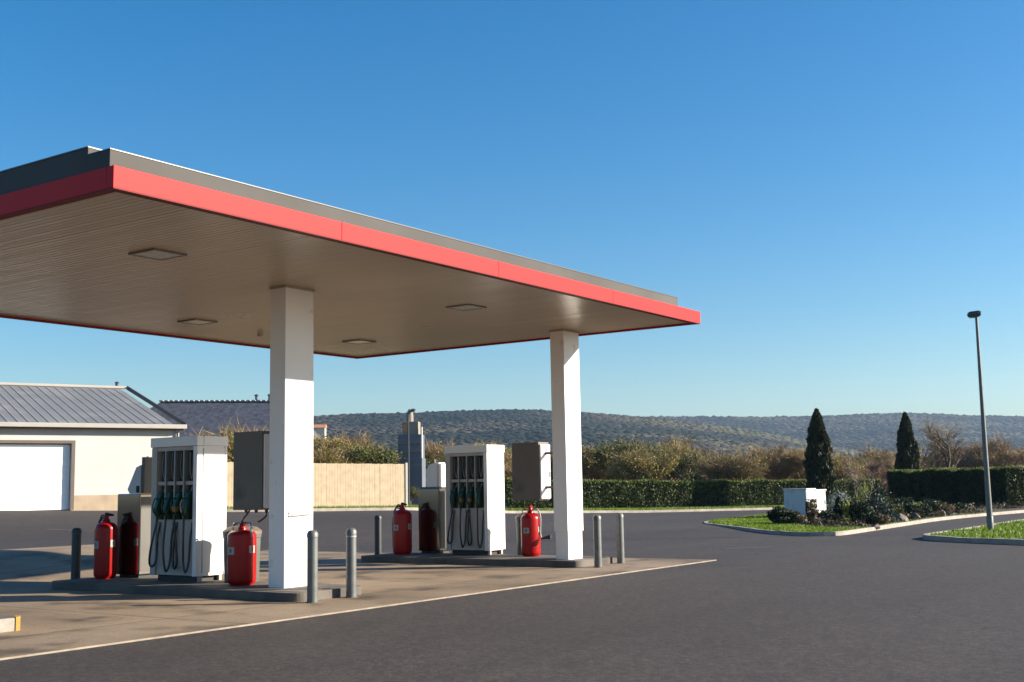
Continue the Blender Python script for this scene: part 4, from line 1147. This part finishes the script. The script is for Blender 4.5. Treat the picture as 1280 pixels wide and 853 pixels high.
SH2 = [
 ('very low dark ground cover left of the olive shrub', 979, 44.3, 20, 10, 'sh_dark', 500, .09, 'mound'),
 ('low dark plant between the brown twiggy shrub and the conifer cone', 1038, 44.6, 20, 13, 'sh_dark', 600, .10, 'mound'),
 ('tiny yellow plant at the front edge of the bed', 1056, 42.6, 12, 9, 'sh_yellow', 250, .09, 'mound'),
 ('brownish dead shrub at the front of the bed beside the flat rock', 1101, 42.8, 18, 13, 'sh_brown', 500, .09, 'mound'),
 ('blue green low shrub left of the largest rock', 1110, 44.2, 22, 17, 'sh_blue', 700, .10, 'mound'),
 ('dark low shrub behind the tilted rock', 1152, 50.6, 22, 16, 'sh_dark', 700, .11, 'mound'),
 ('olive low shrub behind the long pale rock', 1171, 56.0, 22, 15, 'sh_olive', 500, .12, 'mound'),
 ('brown low shrub beside the last dark shrub at the kerb', 1206, 59.0, 18, 9, 'sh_brown', 350, .11, 'mound'),
 ('dark shrub filling the gap below the young tree', 1064, 52.0, 30, 24, 'sh_dark', 1000, .12, 'mound'),
 ('dark shrub in front of the left end of the tall hedge', 1128, 57.5, 30, 20, 'sh_dark', 900, .13, 'mound'),
 ('wide dark shrub under the middle of the tall hedge', 1160, 60.5, 34, 15, 'sh_dark', 800, .13, 'mound'),
]
for s_ in SH2: shrub(*s_)
RK = [('pale flat rock in front of the utility cabinets', 1005, 43.6, 14, 5, 1), ('low flat rock where the lawn meets the bed', 1092, 40.9, 15, 4, 2),
      ('large pink grey rock at the middle of the bed edge', 1124, 45.4, 24, 10, 3), ('tilted pink rock right of the largest rock', 1142, 47.8, 14, 9, 4),
      ('long pale rock beside the round dark shrub', 1171, 52.6, 16, 8, 5), ('small rock below the brown shrub at the right', 1186, 54.6, 12, 5, 6), ('small dark rock at the front of the bed', 1076, 41.6, 10, 4, 7)]
for r__ in RK: rock(*r__)
g_ = np.random.default_rng(5); cen = []
while len(cen) < 420:
    u = g_.uniform(39, 78); v = g_.uniform(12.5, 23.5)
    if inside(BEDR, u, v) and g_.random() < (1 if u < 60 else .5): cen.append((u, v))
cen = np.array(cen); k_ = 34
P = np.repeat(cen, k_, 0); rr = g_.random(len(P))**.5*np.repeat(g_.uniform(.12,.42,len(cen)), k_); aa = g_.uniform(0, 6.28, len(P))
P = np.stack([P[:,0]+rr*np.cos(aa), P[:,1]+rr*np.sin(aa), .135+np.repeat(g_.uniform(.04,.30,len(cen)), k_)*g_.random(len(P))], -1)
V, F = leaves(P, .12, .45, np.tile([0,0,.8],(len(P),1)), g=g_)
tag(np_mesh('bed_ground_cover', V, F, leaf_mat('bed_ground_cover', (.020,.026,.012), (.085,.065,.035), 1.2, .03, .2, isl=.4)), 'low dark ground cover and leaf litter filling the planted bed', 'ground cover', kind='stuff')

# ------------------------------------------------------------------ hills with forest
def hill_height(prof, dist, r0, r1):
    px_ = np.array([p[0] for p in prof]); zz_ = np.array([zat(p[0], p[1], dist) for p in prof]); ss = np.array([slope_of(x) for x in px_])
    def f(u, v):
        fw = u*CY+v*SY; r = u*SY-v*CY; s = r/np.maximum(fw,1); d = fw
        top = np.interp(s, ss, zz_)
        t = np.clip((d-r0)/(dist-r0), 0, 1); up = t**1.25*(1-.07*(1-t)*(1+np.sin(s*23+t*4)))
        bk = np.clip((d-dist)/(r1-dist), 0, 1)
        return top*np.where(d < dist, up, 1-.35*bk) - 3
    return f
PA = [(-500,545),(0,530),(200,527),(300,524),(390,521),(440,518.5),(510,517.5),(580,514.5),(650,513),(700,515),(740,517),(780,520.5),(830,524),(880,530),(950,540),(1030,556),(1150,580),(1300,606),(1500,612)]
PB = [(-500,560),(600,545),(720,526),(780,523),(830,522.5),(900,522.5),(960,523),(1010,522),(1060,520.5),(1110,518.5),(1150,518),(1200,520.5),(1240,521.5),(1300,522),(1500,524)]
fA = hill_height(PA, 1750, 480, 2100); fB = hill_height(PB, 2800, 1300, 3200)
def hill(name, f, d0, d1, nd, x0, x1, nx, m):
    S, Dm = np.meshgrid([slope_of(x) for x in np.linspace(x0, x1, nx)], np.linspace(d0, d1, nd), indexing='ij')
    u = Dm*CY+S*Dm*SY; v = Dm*SY-S*Dm*CY; z = f(u, v)
    V = np.stack([u,v,z],-1).reshape(-1,3); i = np.arange(nx*nd).reshape(nx,nd)
    F = np.stack([i[:-1,:-1], i[1:,:-1], i[1:,1:], i[:-1,1:]], -1).reshape(-1,4)
    return np_mesh(name, V, F, m, None, 'structure', True)
def forest_mat(name, cols, sc):
    m, nt, N, L, P = nodes_of(name)
    tc = N.new('ShaderNodeTexCoord'); n = N.new('ShaderNodeTexNoise'); n.inputs['Scale'].default_value = sc; n.inputs['Detail'].default_value = 5
    L.new(tc.outputs['Object'], n.inputs['Vector'])
    g_ = N.new('ShaderNodeNewGeometry')
    a = N.new('ShaderNodeMath'); a.operation = 'MULTIPLY_ADD'; L.new(g_.outputs['Random Per Island'], a.inputs[0]); a.inputs[1].default_value = .12; L.new(n.outputs['Fac'], a.inputs[2])
    c = ramp(N, L, a.outputs[0], cols); L.new(c, P.inputs['Base Color']); P.inputs['Roughness'].default_value = .9; P.inputs['Specular IOR Level'].default_value = .1
    return m
FC = [(.40,(.011,.017,.013)),(.50,(.015,.021,.015)),(.56,(.030,.028,.023)),(.63,(.060,.049,.038)),(.70,(.062,.060,.026))]
hill_m = mat('hill_ground', (.06,.05,.036), .95, .35, .01, 6, stain=(.045,.05,.02), stain_scale=.006)
hill('hills', fA, 470, 2100, 70, -500, 1500, 160, hill_m)
hill('far_hills', fB, 1250, 3200, 60, -500, 1500, 160, hill_m)
def ico():
    bm = bmesh.new(); bmesh.ops.create_icosphere(bm, subdivisions=1, radius=1); V = np.array([v.co[:] for v in bm.verts]); F = np.array([[v.index for v in f.verts] for f in bm.faces]); bm.free(); return V, F
def forest(f, n, d0, d1, x0, x1, size, seed, clearing):
    g_ = np.random.default_rng(seed); IV, IF = ico()
    xs = g_.uniform(x0, x1, n); d = np.sqrt(g_.uniform(d0**2, d1**2, n)); r = (xs-643.3)/FPX*CP*d
    u = d*CY+r*SY; v = d*SY-r*CY
    cl = np.sin(u*.011+1)*np.sin(v*.013)+.6*np.sin(u*.031+v*.017)
    keep = (cl < clearing) | (d > d1*.80) | (g_.random(n) < .25); u, v, d = u[keep], v[keep], d[keep]; n = len(u)
    s = size*g_.uniform(.6, 1.35, n); z = f(u, v)
    V = IV[None]*(1+.22*g_.normal(size=(n,len(IV),1)))
    V = V*np.stack([s*1.5, s*1.5, s*g_.uniform(.45,.75,n)], -1)[:,None,:]+np.stack([u, v, z+s*.25], -1)[:,None,:]
    F = IF[None]+np.arange(n)[:,None,None]*len(IV)
    return V.reshape(-1,3), F.reshape(-1,3)
fm = forest_mat('forest_canopy', FC, .0055)
V, F = forest(fA, 42000, 560, 1790, 250, 1150, 3.3, 3, .8)
tag(np_mesh('hillside_forest', V, F, fm, smooth=True), 'mixed dark green and bare brown forest on the nearer hill', 'forest', kind='stuff')
V, F = forest(fB, 38000, 1950, 2840, 680, 1420, 4.6, 4, 1.7)
tag(np_mesh('far_hillside_forest', V, F, fm, smooth=True), 'bluish forest covering the farther ridge at the right', 'forest', kind='stuff')

# ------------------------------------------------------------------ air
hz_m = bpy.data.materials.new('haze_air'); hz_m.use_nodes = True
N = hz_m.node_tree.nodes; L = hz_m.node_tree.links; N.remove(N['Principled BSDF'])
pv = N.new('ShaderNodeVolumePrincipled'); pv.inputs['Color'].default_value = (.52,.73,1,1); pv.inputs['Density'].default_value = .000085; pv.inputs['Anisotropy'].default_value = .3
L.new(pv.outputs['Volume'], N['Material Output'].inputs['Volume'])
HZ = MB().box(-3750, 3750, -3750, 3750, -8, 260).build('haze', hz_m); HZ['kind'] = 'stuff'

# ------------------------------------------------------------------ light
S = Vector((1.43, -2.087, 1.0)).normalized()
sun = bpy.data.lights.new('sun', 'SUN'); sun.energy = 5.0; sun.angle = R(.55); sun.color = (1., .90, .76)
so = bpy.data.objects.new('sun', sun); COL.objects.link(so); so.rotation_euler = (-S).to_track_quat('-Z', 'Y').to_euler(); so.location = (20,-20,30)
w = bpy.data.worlds.new('World'); scene.world = w; w.use_nodes = True
N = w.node_tree.nodes; L = w.node_tree.links
sky = N.new('ShaderNodeTexSky'); sky.sky_type = 'NISHITA'; sky.sun_disc = False
sky.sun_elevation = math.asin(S.z); sky.sun_rotation = math.atan2(S.x, S.y)
sky.air_density = 1.18; sky.dust_density = .7; sky.ozone_density = 4.4; sky.altitude = 200
hs = N.new('ShaderNodeHueSaturation'); hs.inputs['Saturation'].default_value = 1.34; hs.inputs['Value'].default_value = 1.2
L.new(sky.outputs['Color'], hs.inputs['Color']); L.new(hs.outputs['Color'], N['Background'].inputs['Color']); N['Background'].inputs['Strength'].default_value = .053

# ------------------------------------------------------------------ camera
cam = bpy.data.cameras.new('camera'); co = bpy.data.objects.new('camera', cam); COL.objects.link(co)
cam.sensor_width = 36; cam.lens = FPX/1280*36; cam.clip_end = 12000; cam.clip_start = .1
right = Vector((SY, -CY, 0)); fwd = Vector((CY*math.cos(PITCH), SY*math.cos(PITCH), math.sin(PITCH))); up = right.cross(fwd)
cx = right*math.cos(ROLL)-up*math.sin(ROLL); cyv = right*math.sin(ROLL)+up*math.cos(ROLL)
mw = Matrix((cx, cyv, -fwd)).transposed().to_4x4(); mw.translation = (0,0,EYE); co.matrix_world = mw
scene.camera = co
scene.view_settings.view_transform = 'Standard'; scene.view_settings.look = 'None'
scene.view_settings.exposure = 1.4; scene.view_settings.gamma = 1
